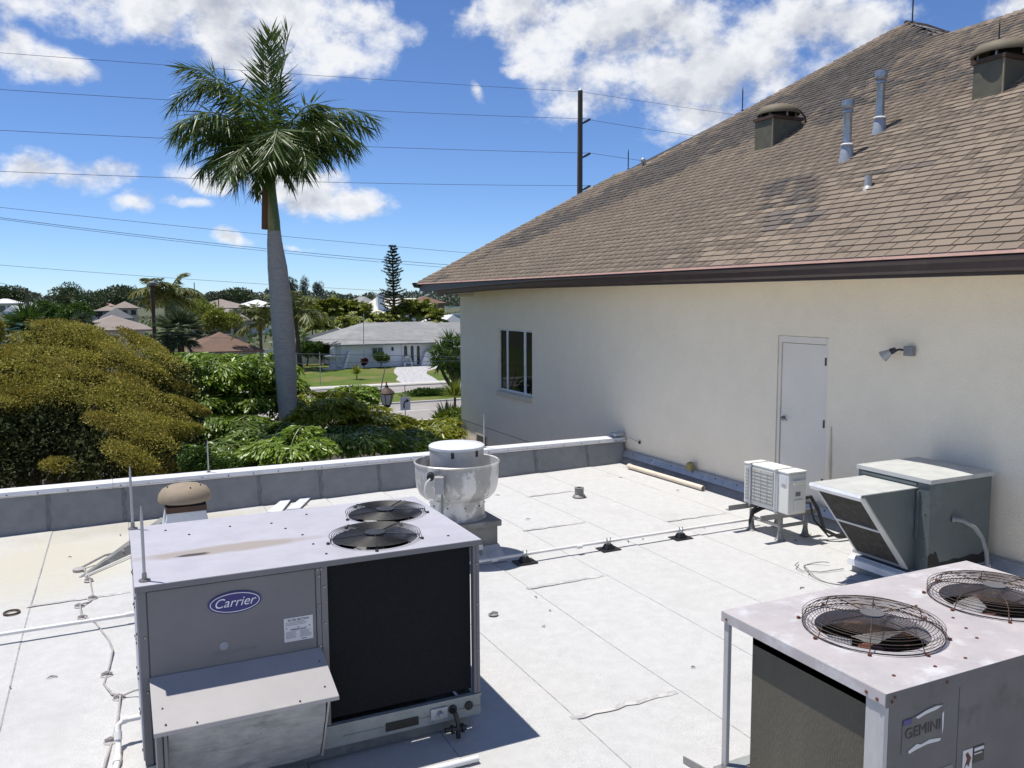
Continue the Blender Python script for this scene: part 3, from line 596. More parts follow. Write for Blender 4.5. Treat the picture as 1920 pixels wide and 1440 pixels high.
def stain_mat():
    m = mat('unit_top_stained', (.43, .42, .46), (.385, .375, .415), scale=5, rough=.5, c3=(.36, .355, .38), s3=1.7, f3=.58, w3=.2)  # sunlit tone of the unit paint, with the stains added below
    add_blob(m, (.68, 6.02, zt), (1/.60, 1/.10, 0), (.31, .265, .225), .9); add_blob(m, (.42, 5.97, zt), (1/.11, 1/.035, 0), (.05, .035, .025), .95); return m
FANS = [(1.93, 6.45, .295), (1.66, 5.82, .305)]
b = MB(); plate(b, (x0-.015, y0-.018, x1+.012, y1+.015), FANS, 6.25, zt, .02); b.use(1)
top = b.build('top_panel', [stain_mat(), M['unit']], ac)
b = MB(); b.box((x0-.016, y0-.024, 6.242), (x1+.013, y0-.0185, 6.2775)); b.build('top_flange', M['unit'], top); 
screws(top, [(1.05, 6.55, zt), (1.12, 6.35, zt), (1.2, 6.12, zt), (1.22, 5.85, zt), (1.25, 5.58, zt), (2.2, 6.78, zt), (2.12, 6.80, zt), (2.15, 5.62, zt), (.75, 6.6, zt), (.45, 6.5, zt), (.3, 6.7, zt), (1.35, 6.7, zt)], (0, 0, 1), M['dark_metal'], .011)
screws(ac, [(1.165, y0-.006, 6.18), (1.165, y0-.006, 5.98), (1.165, y0-.006, 5.7), (1.165, y0-.006, 5.35), (1.20, y0-.002, 6.1), (1.20, y0-.002, 5.85), (1.20, y0-.002, 5.55), (1.20, y0-.002, 5.3), (1.155, y0-.006, 6.225), (1.18, y0-.006, 6.225), (.10, y0-.004, 5.95), (.10, y0-.004, 5.6), (2.30, y0-.003, 6.1), (2.30, y0-.003, 5.8), (2.30, y0-.003, 5.45)], (0, -1, 0), M['nickel'], .010)
b = MB(); b.box((x0-.012, y0+.05, 5.14), (x0-.001, y0+.62, 6.22)); b.build('side_panel', M['unit_light'], ac, bevel=.003)
b = MB(); b.box((x0-.012, y0+.63, 5.14), (x0-.001, y1-.02, 6.22)); b.build('side_panel', M['unit_light'], ac, bevel=.003)
screws(ac, [(x0-.012, y, z) for y in (y0+.08, y0+.59, y0+.67, y1-.05) for z in (5.2, 5.45, 5.7, 5.95, 6.18)], (-1, 0, 0), M['dark_metal'], .011)
def fan(parent, c, r, zt, guard_mat, blade_mat, nring, hub_r, rise, dome, nsp, wire, spin, motor=True, grow=.022):
    cx, cy = c
    b = MB(); R = r+grow
    for k in range(nring):
        q = hub_r+(R-hub_r)*(k+1)/nring; h = rise*(1 if q <= R*dome or dome >= 1 else math.sqrt(max(0, 1-((q-R*dome)/(R-R*dome))**2)))
        b.ring((cx, cy, zt+.008+h), q, wire, 44, 4)
    if dome < 1:
        for k in range(4): b.ring((cx, cy, zt+.012+rise*.22*k), R, wire, 44, 4)
    g = b.build('fan_guard', guard_mat, parent, smooth=60)
    for k in range(nsp):
        a = 2*math.pi*k/nsp+.35+spin; d = np.array((math.cos(a), math.sin(a), 0)); b = MB()
        b.tube([np.array((cx, cy, zt+.012+rise))+d*hub_r*.8, np.array((cx, cy, zt+.013+rise))+d*R*dome, np.array((cx, cy, zt+.012+rise*.75))+d*(R*dome*.35+R*.65), np.array((cx, cy, zt+.01))+d*R, np.array((cx, cy, zt+.004))+d*(R+.02)], wire*1.6, 5); b.build('guard_spoke', guard_mat, g, smooth=60)
        b = MB(); e = np.array((cx, cy, zt))+d*(R+.022); b.cyl(e, e+np.array((0, 0, .014)), .012, n=6); b.build('clip', M['rust_red'] if dome < 1 else M['dark_metal'], g)
    b = MB(); b.cyl((cx, cy, zt+.010+rise), (cx, cy, zt+.022+rise), hub_r, n=24); b.build('hub_plate', M['gem'] if dome < 1 else M['dark_metal'], g, smooth=40)
    if motor: b = MB(); b.cyl((cx, cy, zt-.16), (cx, cy, zt+.005+rise), hub_r*.86, n=20); b.build('fan_motor', M['dark_metal'], g, smooth=40)
    for k in range(4 if motor else 3):
        a = 2*math.pi*k/(4 if motor else 3)+spin; b = MB(); vs = []; n_ = 7
        for i in range(n_):
            q = .10*r/.3+(r*.95-.10*r/.3)*i/(n_-1); w = (.30+.22*i/(n_-1))
            for s_ in (-1, 0, 1): aa = a+s_*w+.25*i/(n_-1); vs.append((cx+q*math.cos(aa), cy+q*math.sin(aa), zt-.13-s_*(.035+.015*i/n_)))
        b.add(vs, [(i*3+j, i*3+j+1, i*3+j+4, i*3+j+3) for i in range(n_-1) for j in range(2)]); b.build('fan_blade', blade_mat, g, smooth=60)
    return g
for i, (cx, cy, r) in enumerate(FANS): fan(ac, (cx, cy), r, zt, M['dark_metal'], M['blade'], 15, .075, .022, 1.0, 5, .0026, .5+i*1.1)
# badge, stickers, lettering
def ellipse(cx, cz, a, c, y, n=48): return [(cx+a*math.cos(2*math.pi*i/n), y, cz+c*math.sin(2*math.pi*i/n)) for i in range(n)]
XD, ZD = (1, 0, 0), (0, 0, 1)
b = MB(); b.prism(ellipse(.63, 6.09, .163, .071, y0-.0105), (0, .008, 0)); badge = b.build('badge', M['blue'], ac)
b = MB(); A, Bq = ellipse(.63, 6.09, .152, .062, y0-.0125), ellipse(.63, 6.09, .147, .0575, y0-.0125); n = len(A); b.add(A+Bq, [(i, (i+1) % n, n+(i+1) % n, n+i) for i in range(n)]); b.build('badge_border', M['white'], badge)
text_mesh('Carrier', .083, M['white'], badge, (.625, y0-.0125, 6.091), XD, ZD, shear=.34, bold=-.0002)
b = MB(); b.box((.93, y0-.0045, 5.765), (1.118, y0-.003, 5.925)); stk = b.build('notice_sticker', M['sticker'], ac)
text_mesh('FILTER SECTION', .019, M['ink'], stk, (1.024, y0-.0055, 5.908), XD, ZD); text_mesh('IMPORTANT', .018, M['ink'], stk, (1.024, y0-.0055, 5.842), XD, ZD)
b = MB(); rl = random.Random(3)
for k, z in enumerate((5.893, 5.884, 5.875, 5.828, 5.820, 5.812, 5.804, 5.796, 5.788)):
    if k < 3: b.box((.94, y0-.0055, z), (1.05+.05*rl.random(), y0-.0049, z+.0025))
    else: b.box((.94, y0-.0055, z), (1.0+.012*rl.random(), y0-.0049, z+.0025)); b.box((1.03, y0-.0055, z), (1.09+.02*rl.random(), y0-.0049, z+.0025))
b.box((1.04, y0-.0055, 5.772), (1.075, y0-.0049, 5.778)); b.build('print', M['ink_grey'], stk)
for x in (.945, 1.02, 1.095): b = MB(); b.cyl((x, y0-.0046, 5.858), (x, y0-.0060, 5.858), .004, n=8); b.build('punch_hole', M['ink'], stk)
b = MB(); b.cyl((.553, y0-.0025, 5.815), (.553, y0-.0055, 5.815), .026, n=24); b.build('round_patch', M['gum'], ac)
text_mesh('WeatherMaker', .045, M['ink_grey'], ac, (.62, y0-.0035, 5.768), XD, ZD, name='faded_lettering')
# filter hood
b = MB(); b.hexa([(.112, 5.07, 5.503), (1.19, 5.07, 5.503), (1.165, y0-.008, 5.683), (.112, y0-.008, 5.683), (.112, 5.07, 5.513), (1.19, 5.07, 5.513), (1.165, y0-.008, 5.693), (.112, y0-.008, 5.693)])
b.box((.112, 5.066, 5.488), (1.19, 5.0695, 5.512)); hood = b.build('hood', M['hoodpaint'], ac)
screws(hood, [(.17, 5.22, 5.585), (.18, 5.11, 5.535), (1.12, 5.15, 5.552), (1.13, 5.34, 5.64), (.35, 5.085, 5.522), (.95, 5.085, 5.522)], (0, -.4, .9), M['dark_metal'], .007)
b = MB(); nx, nz = 22, 10; vs = []; rs = random.Random(9)
for i in range(nx+1):
    for j in range(nz+1):
        t = j/nz; w = math.sin(i*.9+j*.7)*.006+math.sin(i*.37-j*1.3)*.008+rs.uniform(-.004, .004)
        vs.append((.19+.93*i/nx, 5.095+.25*t+w, 5.495-.50*t))
b.add(vs, [(i*(nz+1)+j, (i+1)*(nz+1)+j, (i+1)*(nz+1)+j+1, i*(nz+1)+j+1) for i in range(nx) for j in range(nz)]); b.build('filter_screen', M['screen'], ac, smooth=80)
b = MB(); b.box((.165, 5.10, 4.97), (.185, 5.125, 5.49)); b.hexa([(.125, 5.12, 5.0), (.16, 5.12, 5.0), (.16, y0-.01, 5.0), (.125, y0-.01, 5.0), (.125, 5.12, 5.49), (.16, 5.12, 5.49), (.16, y0-.01, 5.66), (.125, y0-.01, 5.66)]); b.build('hood_side', M['unit'], ac, bevel=.003)
b = MB(); b.prism([(1.13, 5.10, 5.49), (1.13, y0-.01, 5.66), (1.13, y0-.01, 4.98), (1.13, 5.36, 4.98)], (.012, 0, 0)); b.build('hood_side', M['hoodpaint'], ac)
def rod(name, label, p, h, group, r=.008, m='alu_dull', foot=.035):
    p = np.array(p, float); b = MB(); b.tube([p, p+(0, 0, h*.8), p+(0, 0, h)], [r, r, r*.35], 8); b.use(1); b.lathe([(foot, 0), (foot, .008), (foot*.45, .012), (foot*.4, .05), (.001, .05)], p, 10)
    return b.build(name, [M[m], M['nickel']], loc=p, smooth=40, label=label, cat='lightning rod', group=group)
G = 'lightning rods'
rod('lightning_rod', 'thin grey lightning rod on the near left corner of the big air conditioner', (.115, 5.53, zt+.001), .47, G, .0095)
rod('lightning_rod', 'thin grey lightning rod on the back left corner of the big air conditioner', (.08, 6.86, zt+.001), .48, G, .0095)
rod('lightning_rod', 'lightning rod on the white parapet coping in front of the green palms', (1.27, 13.68, 5.338), .50, G, .011)
rod('lightning_rod', 'lightning rod on the parapet coping close to the stucco wall and big window', (5.95, 13.70, 5.34), .60, G, .011)
DK = 'dark_metal'
rod('lightning_rod', 'dark lightning rod at the kink of the brown hip, beside the small ball', (12.33, 18.85, roofz(12.4)), .50, G, .014, DK)
rod('lightning_rod', 'dark lightning rod on the hip behind the smaller roof ventilator', (14.2, 16.68, roofz(14.2)+.05), .55, G, .014, DK)
rod('lightning_rod', 'dark lightning rod at the very peak of the brown roof', (17.05, 14.25, roofz(17)), .62, G, .016, DK)
rod('lightning_rod', 'dark lightning rod near the top right corner above the larger roof ventilator', (13.4, 9.5, roofz(13.4)+.01), .50, G, .012, DK)

# ---- condensate pipes, cables, small things on the flat roof
b = MB(); b.tube([(x0-.01, 6.36, 5.03), (-.05, 6.36, 5.03), (-.085, 6.34, 5.01), (-.09, 6.30, 4.95), (-.09, 6.26, 4.90), (-.10, 6.05, 4.885), (-.16, 5.55, 4.882), (-.26, 5.0, 4.882)], .021, 10)
for p, q in (((-.03, 6.36, 5.03), (-.062, 6.355, 5.03)), ((-.09, 6.315, 4.975), (-.09, 6.285, 4.93)), ((-.097, 6.12, 4.887), (-.103, 6.04, 4.886))): b.cyl(p, q, .027, n=12)
b.build('drain_pipe', M['pvc'], loc=(-.1, 6.2, ZR), smooth=45, label='white drain pipe with elbow leaving the left side of the big air conditioner', cat='pipe')
b = MB(); b.tube([(-9, 8.78, 4.95), (-1, 8.78, 4.95), (3.2, 8.80, 4.955), (7.4, 8.84, 4.96), (7.95, 8.84, 4.96)], .019, 10)
for x in (-3, 0.0, 3.9, 5.05): b.cyl((x, 8.79, 4.953), (x+.07, 8.79, 4.953), .025, n=10)
b.build('pvc_pipe', M['pvc'], loc=(3, 8.8, ZR), smooth=45, label='long thin white pipe running across the roof on black supports', cat='pipe')
wh = ['nearest the big air conditioner', 'middle one of three along the open roof', 'nearest the small outdoor air conditioner']
for i, x in enumerate((4.34, 5.51, 6.62)):
    t = thing('pipe_support', 'black rubber pipe support under the white pipe, '+wh[i], 'pipe support', (x, 8.8, ZR), 'pipe supports')
    b = MB(); b.prism([(x-.13, 8.70, ZR+.012), (x+.13, 8.70, ZR+.012), (x+.13, 8.70, ZR+.022), (x-.13, 8.70, ZR+.022)], (0, .2, 0)); b.build('base_plate', M['black'], t)
    b = MB(); b.hexa([(x-.065, 8.74, ZR+.0225), (x+.065, 8.74, ZR+.0225), (x+.065, 8.86, ZR+.0225), (x-.065, 8.86, ZR+.0225), (x-.04, 8.765, 4.933), (x+.04, 8.765, 4.933), (x+.04, 8.835, 4.933), (x-.04, 8.835, 4.933)]); b.build('block', M['black'], t, bevel=.008)
    b = MB(); b.tube([(x-.005, 8.77, 4.93), (x-.005, 8.775, 4.98), (x-.005, 8.80, 4.99), (x-.005, 8.825, 4.98), (x-.005, 8.83, 4.93)], .006, 6); b.cyl((x+.02, 8.79, 4.93), (x+.02, 8.79, 5.015), .006, n=6); b.cyl((x-.03, 8.79, 4.93), (x-.03, 8.79, 5.015), .006, n=6); b.build('clamp', M['galv'], t)
b = MB(); b.tube([(8.53, 12.95, ZR+.055), (8.60, 10.85, ZR+.055)], .042, 14, caps=False); b.tube([(8.53, 12.95, ZR+.055), (8.60, 10.85, ZR+.055)], .036, 14, caps=False); b.use(1); b.cyl((8.531, 12.93, ZR+.055), (8.534, 12.86, ZR+.055), .049, n=14)
b.build('loose_pipe', [M['pvc_old'], M['pvc_old']], loc=(8.57, 11.9, ZR), smooth=45, label='loose sun-yellowed plastic pipe lying on the roof along the stucco wall', cat='pipe')
b = MB(); b.tube([(1.35, 5.03, ZR+.04), (2.12, 5.03, ZR+.035)], .022, 10); b.build('short_pipe', M['pvc'], loc=(1.7, 5.03, ZR), smooth=45, label='short white pipe on the roof in the shadow of the big air conditioner', cat='pipe')
cp = [(-.44, 11.0), (-.36, 10.55), (-.30, 9.75), (-.33, 9.62), (-.42, 9.5), (-.40, 9.2), (-.27, 8.95), (-.15, 8.4), (-.12, 8.1), (-.15, 7.75), (-.19, 7.45), (-.13, 7.2), (-.07, 7.1), (-.09, 6.75), (-.14, 6.35), (-.18, 6.05), (-.28, 5.5), (-.33, 5.0)]
pts = []
for i in range(len(cp)-1):
    for k in range(4): t = k/4; pts.append((cp[i][0]*(1-t)+cp[i+1][0]*t, cp[i][1]*(1-t)+cp[i+1][1]*t, float(zdeck(0, cp[i][1]))+.024+.012*math.sin(i*1.7+t*3)))
cab = thing('lightning_cable', 'braided lightning cable snaking over the roof left of the big air conditioner', 'cable', (-.2, 8, ZR))
b = MB(); b.tube(pts, .009, 6); b.build('cable', M['cable'], cab, smooth=60)
for (x, y) in ((-.36, 10.4), (-.31, 9.72), (-.43, 9.52), (-.39, 9.15), (-.17, 7.62), (-.08, 7.12), (-.14, 6.42)):
    b = MB(); z = float(zdeck(x, y)); b.lathe([(.05, .006), (.05, .014), (.02, .02), (.018, .04), (.001, .042)], (x, y, z), 10); b.tube([(x-.04, y, z+.03), (x, y, z+.045), (x+.045, y-.01, z+.028)], .009, 6); b.build('cable_clip', M['cable'], cab, smooth=50)
b = MB(); b.tube([(-.44, 11.0, 4.85), (-.2, 11.25, 4.89), (.02, 11.32, 4.9)], .014, 6); b.lathe([(.07, 0), (.07, .05), (.045, .06), (.001, .06)], (-.47, 10.92, 4.81), 12); b.build('cable_clip', M['cable'], cab, smooth=50)
b = MB(); b.tube([(-.05, 7.12, ZR+.03), (.03, 7.1, ZR+.06), (.06, 7.08, ZR+.07)], .007, 6); b.build('cable', M['cable'], cab)
b = MB(); b.hexa([(-.47, 10.62, 4.835), (-.44, 10.60, 4.835), (.72, 12.25, 4.80), (.42, 12.42, 4.80), (-.465, 10.63, 4.845), (-.445, 10.615, 4.845), (.60, 12.30, 5.02), (.50, 12.36, 5.02)])
b.build('bent_flashing', M['curb'], loc=(0, 11.4, ZR), label='long grey bent metal strip lying diagonally behind the big air conditioner', cat='metal strip')
b = MB(); b.tube([(-.40, 10.58, 4.86), (.74, 12.15, 4.83)], .012, 6); b.build('thin_conduit', M['pvc'], loc=(0, 11.4, ZR), label='thin white conduit lying along the grey bent metal strip', cat='pipe')
for i, (p, lab) in enumerate((([(500, 962), (527, 962), (548, 935), (533, 935)], 'left'), ([(537, 957), (562, 955), (590, 927), (576, 927)], 'right'))):
    P = [atz(u, v, 4.80) for u, v in p]; b = MB(); b.prism([tuple(q) for q in P], (0, 0, .02)); b.build('metal_offcut', M['white_metal'], loc=P[0], bevel=.003, label=f'{lab} one of two white metal offcuts leaning to the parapet behind the air conditioner', cat='metal strip', group='metal offcuts')
b = MB(); b.lathe([(.11, .012), (.095, .03), (.075, .045), (.07, .14), (.078, .145), (.078, .155), (.04, .158), (.038, .10), (.001, .10)], (6.6, 11.42, ZR), 20); b.build('vent_stub', M['curb'], loc=(6.6, 11.42, ZR), smooth=35, label='short grey vent stub in the middle of the open roof', cat='vent')
b = MB(); b.lathe([(.05, .012), (.05, .02), (.03, .024), (.001, .024)], (3.31, 7.43, ZR), 12); b.tube([(3.27, 7.42, ZR+.03), (3.31, 7.44, ZR+.04), (3.36, 7.42, ZR+.03)], .007, 5); b.build('loose_clip', M['stand'], loc=(3.31, 7.43, ZR), label='small loose metal clip on the roof right of the black coil', cat='clip')
b = MB(); b.ring((-1.04, 9.62, ZR+.02), .07, .01, 16, 6); b.build('cable_loop', M['brownband'], loc=(-1.04, 9.62, ZR), label='small dark loop of cable at the left edge of the roof', cat='cable')
b = MB(); b.hexa([(8.73, 11.38, 5.08), (8.83, 11.38, 5.08), (8.83, 11.52, 5.08), (8.73, 11.52, 5.08), (8.74, 11.40, 5.21), (8.82, 11.39, 5.23), (8.82, 11.50, 5.22), (8.74, 11.51, 5.19)]); b.build('foam_block', M['sponge'], loc=(8.78, 11.45, 5.08), bevel=.015, label='yellowish foam block on the flashing at the foot of the stucco wall', cat='foam block')
b = MB(); xs_ = np.linspace(-6, 8.7, 60); b.tube([(x, 13.535-.004*math.sin(x*3), 5.268+.012*math.sin(x*2.1)) for x in xs_]+[(8.80, 13.3, 5.36), (8.85, 13.16, 5.31), (8.875, 13.10, 5.295)], .007, 5); b.use(1); b.cyl((8.86, 13.11, 5.295), (8.888, 13.10, 5.295), .03, n=10); b.build('conductor_cable', [M['cable'], M['dark_metal']], loc=(3, 13.53, 5.26), label='thin dark cable along the parapet coping into the stucco wall', cat='cable')
c = atz(1285, 1432, ZR); b = MB(); b.prism([(c[0]-.02, c[1], ZR+.012), (c[0]+.05, c[1], ZR+.012), (c[0]+.05, c[1], ZR+.016), (c[0]-.012, c[1], ZR+.016), (c[0]-.012, c[1], ZR+.06), (c[0]-.02, c[1], ZR+.06)], (.05, -.25, 0)); b.build('angle_offcut', M['stand'], loc=c, label='small steel angle offcut on the roof at the bottom edge left of the condenser', cat='metal strip')
rq = random.Random(21)
for i in range(46):   # twigs and specks
    x, y = rq.uniform(-1.2, 8.3), rq.uniform(5.0, 13.2)
    if -.1 < x < 2.5 and 5.2 < y < 7.2: continue
    a = rq.uniform(0, 3.14); l = rq.uniform(.015, .05); z = float(zdeck(x, y))+.016; b = MB()
    b.tube([(x, y, z), (x+l*math.cos(a), y+l*math.sin(a), z+.006), (x+1.7*l*math.cos(a+.4), y+1.7*l*math.sin(a+.4), z)], [.004, .007, .002], 5)
    b.build('debris', M['curb'], loc=(x, y, z), label='tiny bits of dry leaf litter scattered on the white roof', cat='debris', group='leaf litter on the roof')

# ---- exhaust fan
cx, cy = 3.72, 9.40
ef = thing('exhaust_fan', 'round aluminium upblast exhaust fan with bowl and drum on a square curb', 'exhaust fan', (cx, cy, ZR))
b = MB(); h = .37; b.box((cx-h, cy-h, ZR+.01), (cx+h, cy+h, 5.33)); b.build('curb', M['curb'], ef, bevel=.006)
b = MB(); q = .46; b.hexa([(cx-q, cy-q, ZR+.012), (cx+q, cy-q, ZR+.012), (cx+q, cy+q, ZR+.012), (cx-q, cy+q, ZR+.012), (cx-h-.012, cy-h-.012, 5.06), (cx+h+.012, cy-h-.012, 5.06), (cx+h+.012, cy+h+.012, 5.06), (cx-h-.012, cy+h+.012, 5.06)]); b.build('curb_flashing', M['galv'], ef)
b = MB(); q = .41; b.box((cx-q, cy-q, 5.285), (cx+q, cy+q, 5.36)); cap = b.build('curb_cap', M['curb'], ef, bevel=.01)
b = MB(); b.lathe([(.36, 5.36), (.335, 5.385), (.33, 5.60), (.34, 5.605)], (cx, cy, 0), 48); b.build('neck', M['alu'], ef, smooth=40)
b = MB(); b.lathe([(.335, 5.595), (.41, 5.615), (.465, 5.67), (.492, 5.74), (.503, 5.83), (.510, 6.02), (.520, 6.03), (.522, 6.045), (.510, 6.055), (.498, 6.045), (.490, 5.83), (.45, 5.68), (.30, 5.60)], (cx, cy, 0), 64); b.build('bowl', M['alu'], ef, smooth=40)
b = MB(); b.lathe([(.325, 5.66), (.328, 6.205), (.315, 6.215)], (cx, cy, 0), 56); drum = b.build('drum', M['alu_dull'], ef, smooth=40)
b = MB(); b.lathe([(.318, 6.20), (.337, 6.208), (.338, 6.235), (.325, 6.246), (.2, 6.252), (.001, 6.255)], (cx, cy, 0), 56); b.build('lid', M['white_metal'], ef, smooth=40)
dv = np.array((-cx, -cy, 0)); dv /= np.linalg.norm(dv); sd = np.array((-dv[1], dv[0], 0))   # sd: to the camera's left... sign checked by cross
if sd@RT > 0: sd = -sd
c0 = np.array((cx, cy, 0))
p = c0+dv*.326+sd*.05; b = MB(); b.box((p[0]-.014, p[1]-.014, 6.13), (p[0]+.014, p[1]+.014, 6.195)); b.build('latch', M['black'], drum)
p = c0+dv*.33-sd*.27; b = MB(); b.box((p[0]-.012, p[1]+.10, 6.13), (p[0]+.02, p[1]+.14, 6.20)); b.build('latch', M['black'], drum)
p = c0+dv*.475+sd*.205; b = MB(); e1, e2 = dv*.10, sd*.105
lo = p-e2*.5; b.hexa([tuple(np.array(v)) for v in (np.r_[(lo)[:2], 5.76], np.r_[(lo+e2)[:2], 5.76], np.r_[(lo+e2+e1)[:2], 5.76], np.r_[(lo+e1)[:2], 5.76], np.r_[lo[:2], 5.96], np.r_[(lo+e2)[:2], 5.96], np.r_[(lo+e2+e1)[:2], 5.96], np.r_[(lo+e1)[:2], 5.96])]); jb = b.build('junction_box', M['alu_dull'], ef, bevel=.006)
q = p+dv*.03-sd*.03; b = MB(); b.tube([np.r_[q[:2], 5.76], np.r_[q[:2], 5.5], np.r_[(q+dv*.02)[:2], 5.2], np.r_[(q+dv*.03)[:2], ZR+.02]], .014, 8); b.build('conduit', M['conduit'], ef, smooth=60)
q = p+dv*.05+sd*.10; b = MB(); b.cyl(np.r_[(q-dv*.05)[:2], 5.97], np.r_[(q+dv*.045)[:2], 5.96], .042, n=16); b.build('cable_gland', M['black'], ef, smooth=40)
b = MB(); b.tube([np.r_[(q+dv*.05)[:2], 5.95], np.r_[(q+dv*.06+sd*.05)[:2], 5.90], np.r_[(q+dv*.05+sd*.07)[:2], 5.80], np.r_[(q+dv*.05+sd*.03)[:2], 5.71], np.r_[(q+dv*.05-sd*.05)[:2], 5.69], np.r_[(q+dv*.04-sd*.09)[:2], 5.77]], .011, 8); b.build('flex_cable', M['pvc'], ef, smooth=60)
for k in range(10):
    a = k*.63+.2; d = np.array((math.cos(a), math.sin(a), 0)); pz_ = c0+d*.332; b = MB(); b.cyl((pz_[0], pz_[1], 5.53), tuple(np.array((pz_[0], pz_[1], 5.53))+d*.008), .009, n=6); b.build('screw', M['dark_metal'], ef)
b = MB(); b.tube([(2.52, 8.95, ZR+.012), (2.52, 8.95, 5.06), (2.52, 8.95, 5.08)], [.02, .02, .012], 8); 
bp = atz(898, 1058, ZR); b = MB(); b.tube([(bp[0]+.02, bp[1], ZR+.012), (bp[0]+.02, bp[1], 5.03)], .026, 10); b.use(1); b.cyl((bp[0]+.02, bp[1], 5.03), (bp[0]+.02, bp[1], 5.09), .032, n=10); b.build('pipe_riser', [M['stand'], M['pvc']], loc=(bp[0], bp[1], ZR), smooth=40, label='short capped pipe riser between the big air conditioner and the exhaust fan', cat='pipe')

# ---- mushroom vent behind the big unit
cx, cy = .74, 11.15; zv = float(zdeck(cx, cy))
mv = thing('mushroom_vent', 'brown dome mushroom vent on a flared white base behind the big air conditioner', 'vent', (cx, cy, zv))
b = MB(); b.hexa([(cx-.33, cy-.33, zv+.01), (cx+.33, cy-.33, zv+.01), (cx+.33, cy+.33, zv+.01), (cx-.33, cy+.33, zv+.01), (cx-.225, cy-.225, 5.400), (cx+.225, cy-.225, 5.400), (cx+.225, cy+.225, 5.400), (cx-.225, cy+.225, 5.400)]); b.build('base', M['white_metal'], mv, bevel=.008)
b = MB(); b.box((cx-.235, cy-.235, 5.400), (cx+.235, cy+.235, 5.470)); b.build('band', M['brownband'], mv)
b = MB(); b.box((cx-.20, cy-.20, 5.470), (cx+.20, cy+.20, 5.540)); b.build('throat', M['black'], mv)
b = MB(); b.lathe([(.28, 5.505), (.312, 5.510), (.317, 5.535), (.305, 5.595), (.265, 5.655), (.18, 5.695), (.001, 5.710)], (cx, cy, 0), 40); dome = b.build('dome', M['taupe'], mv, smooth=50)
for a in (.4, 1.9, 3.3, 5.0, 5.9): b = MB(); p = (cx+.2*math.cos(a), cy+.2*math.sin(a), 5.682); b.cyl(p, (p[0], p[1], p[2]+.018), .009, n=6); b.build('bolt', M['dark_metal'], dome)

# ---- split-system outdoor unit and its stand
ms = thing('split_air_conditioner', 'small off-white outdoor air conditioner strapped to a steel stand by the door', 'air conditioner', (7.8, 8.4, 5.2))
X0, X1, Y0, Y1, Z0, Z1 = 7.66, 7.96, 7.97, 8.80, 5.235, 5.79
b = MB(); b.box((X0, Y0, Z0), (X1, Y1, Z1-.03)); body = b.build('casing', M['msplit'], ms, bevel=.012)
b = MB(); b.box((X0-.008, Y0-.006, Z1-.028), (X1+.005, Y1+.006, Z1)); b.build('top_cover', M['msplit'], ms, bevel=.01)
b = MB(); b.box((X0-.012, Y0+.27, Z0+.05), (X0-.001, Y1-.03, Z1-.05)); gr = b.build('grille', M['grille'], ms, bevel=.004)
for k in range(9): b = MB(); z = Z0+.085+k*.047; b.box((X0-.018, Y0+.285, z), (X0-.0125, Y1-.045, z+.006)); b.build('grille_bar', M['alu_dull'], gr)
for k in range(4): b = MB(); y = Y0+.37+k*.12; b.box((X0-.0215, y, Z0+.06), (X0-.0185, y+.004, Z1-.06)); b.build('grille_bar', M['alu_dull'], gr)
for y in (Y0+.19, Y1-.16):
    b = MB(); b.box((X0-.028, y, Z0-.02), (X0-.0235, y+.03, Z1+.003)); b.box((X0-.028, y, Z1+.001), (X1+.012, y+.03, Z1+.005)); b.box((X1+.0125, y, Z0-.02), (X1+.016, y+.03, Z1+.003)); b.build('strap', M['galv'], ms)
b = MB(); b.box((X0-.004, Y0+.03, Z0+.36), (X0-.0005, Y0+.14, Z1-.06)); lb = b.build('label_plate', M['sticker'], ms)
b = MB()
for k in range(3): b.box((X0-.0055, Y0+.05, Z1-.17-k*.014), (X0-.0042, Y0+.12-.01*k, Z1-.166-k*.014))
b.build('print', M['ink_grey'], lb)
b = MB(); b.hexa([(X0+.06, Y0-.03, Z1-.15), (X1-.03, Y0-.03, Z1-.15), (X1-.03, Y0+.0, Z1-.17), (X0+.06, Y0+.0, Z1-.17), (X0+.06, Y0-.03, Z1-.12), (X1-.03, Y0-.03, Z1-.12), (X1-.03, Y0, Z1-.10), (X0+.06, Y0, Z1-.10)]); b.build('handle', M['msplit'], ms, bevel=.006)
b = MB(); b.box((X0+.09, Y0-.012, Z0+.03), (X1-.06, Y0-.001, Z0+.19)); b.build('valve_cover', M['msplit'], ms, bevel=.006)
b = MB(); b.box((X0+.12, Y0-.004, Z0+.235), (X0+.20, Y0-.0005, Z0+.29)); b.build('rating_plate', M['ink_grey'], ms)
stn = thing('equipment_stand', 'weathered steel angle stand under the small outdoor air conditioner', 'stand', (7.8, 8.4, ZR))
for y in (8.13, 8.74):
    b = MB(); b.prism([(7.36, y, 5.155), (7.36, y+.07, 5.155), (7.36, y+.07, 5.165), (7.36, y+.01, 5.165), (7.36, y+.01, 5.225), (7.36, y, 5.225)], (.95, 0, 0)); b.build('rail', M['stand'], stn)
for (x, y) in ((7.72, 8.70), (7.72, 8.16), (8.17, 8.18), (8.17, 8.70)):
    b = MB(); b.box((x-.022, y-.022, ZR+.01), (x+.022, y+.022, 5.154)); b.use(1); b.lathe([(.075, .012), (.05, .03), (.032, .11), (.03, .13)], (x, y, ZR), 12); b.build('leg', [M['stand'], M['curb']], stn)
b = MB(); b.box((7.70, 8.182, 5.02), (7.73, 8.678, 5.06)); b.box((7.742, 8.15, 5.02), (8.148, 8.18, 5.06)); b.build('brace', M['stand'], stn)
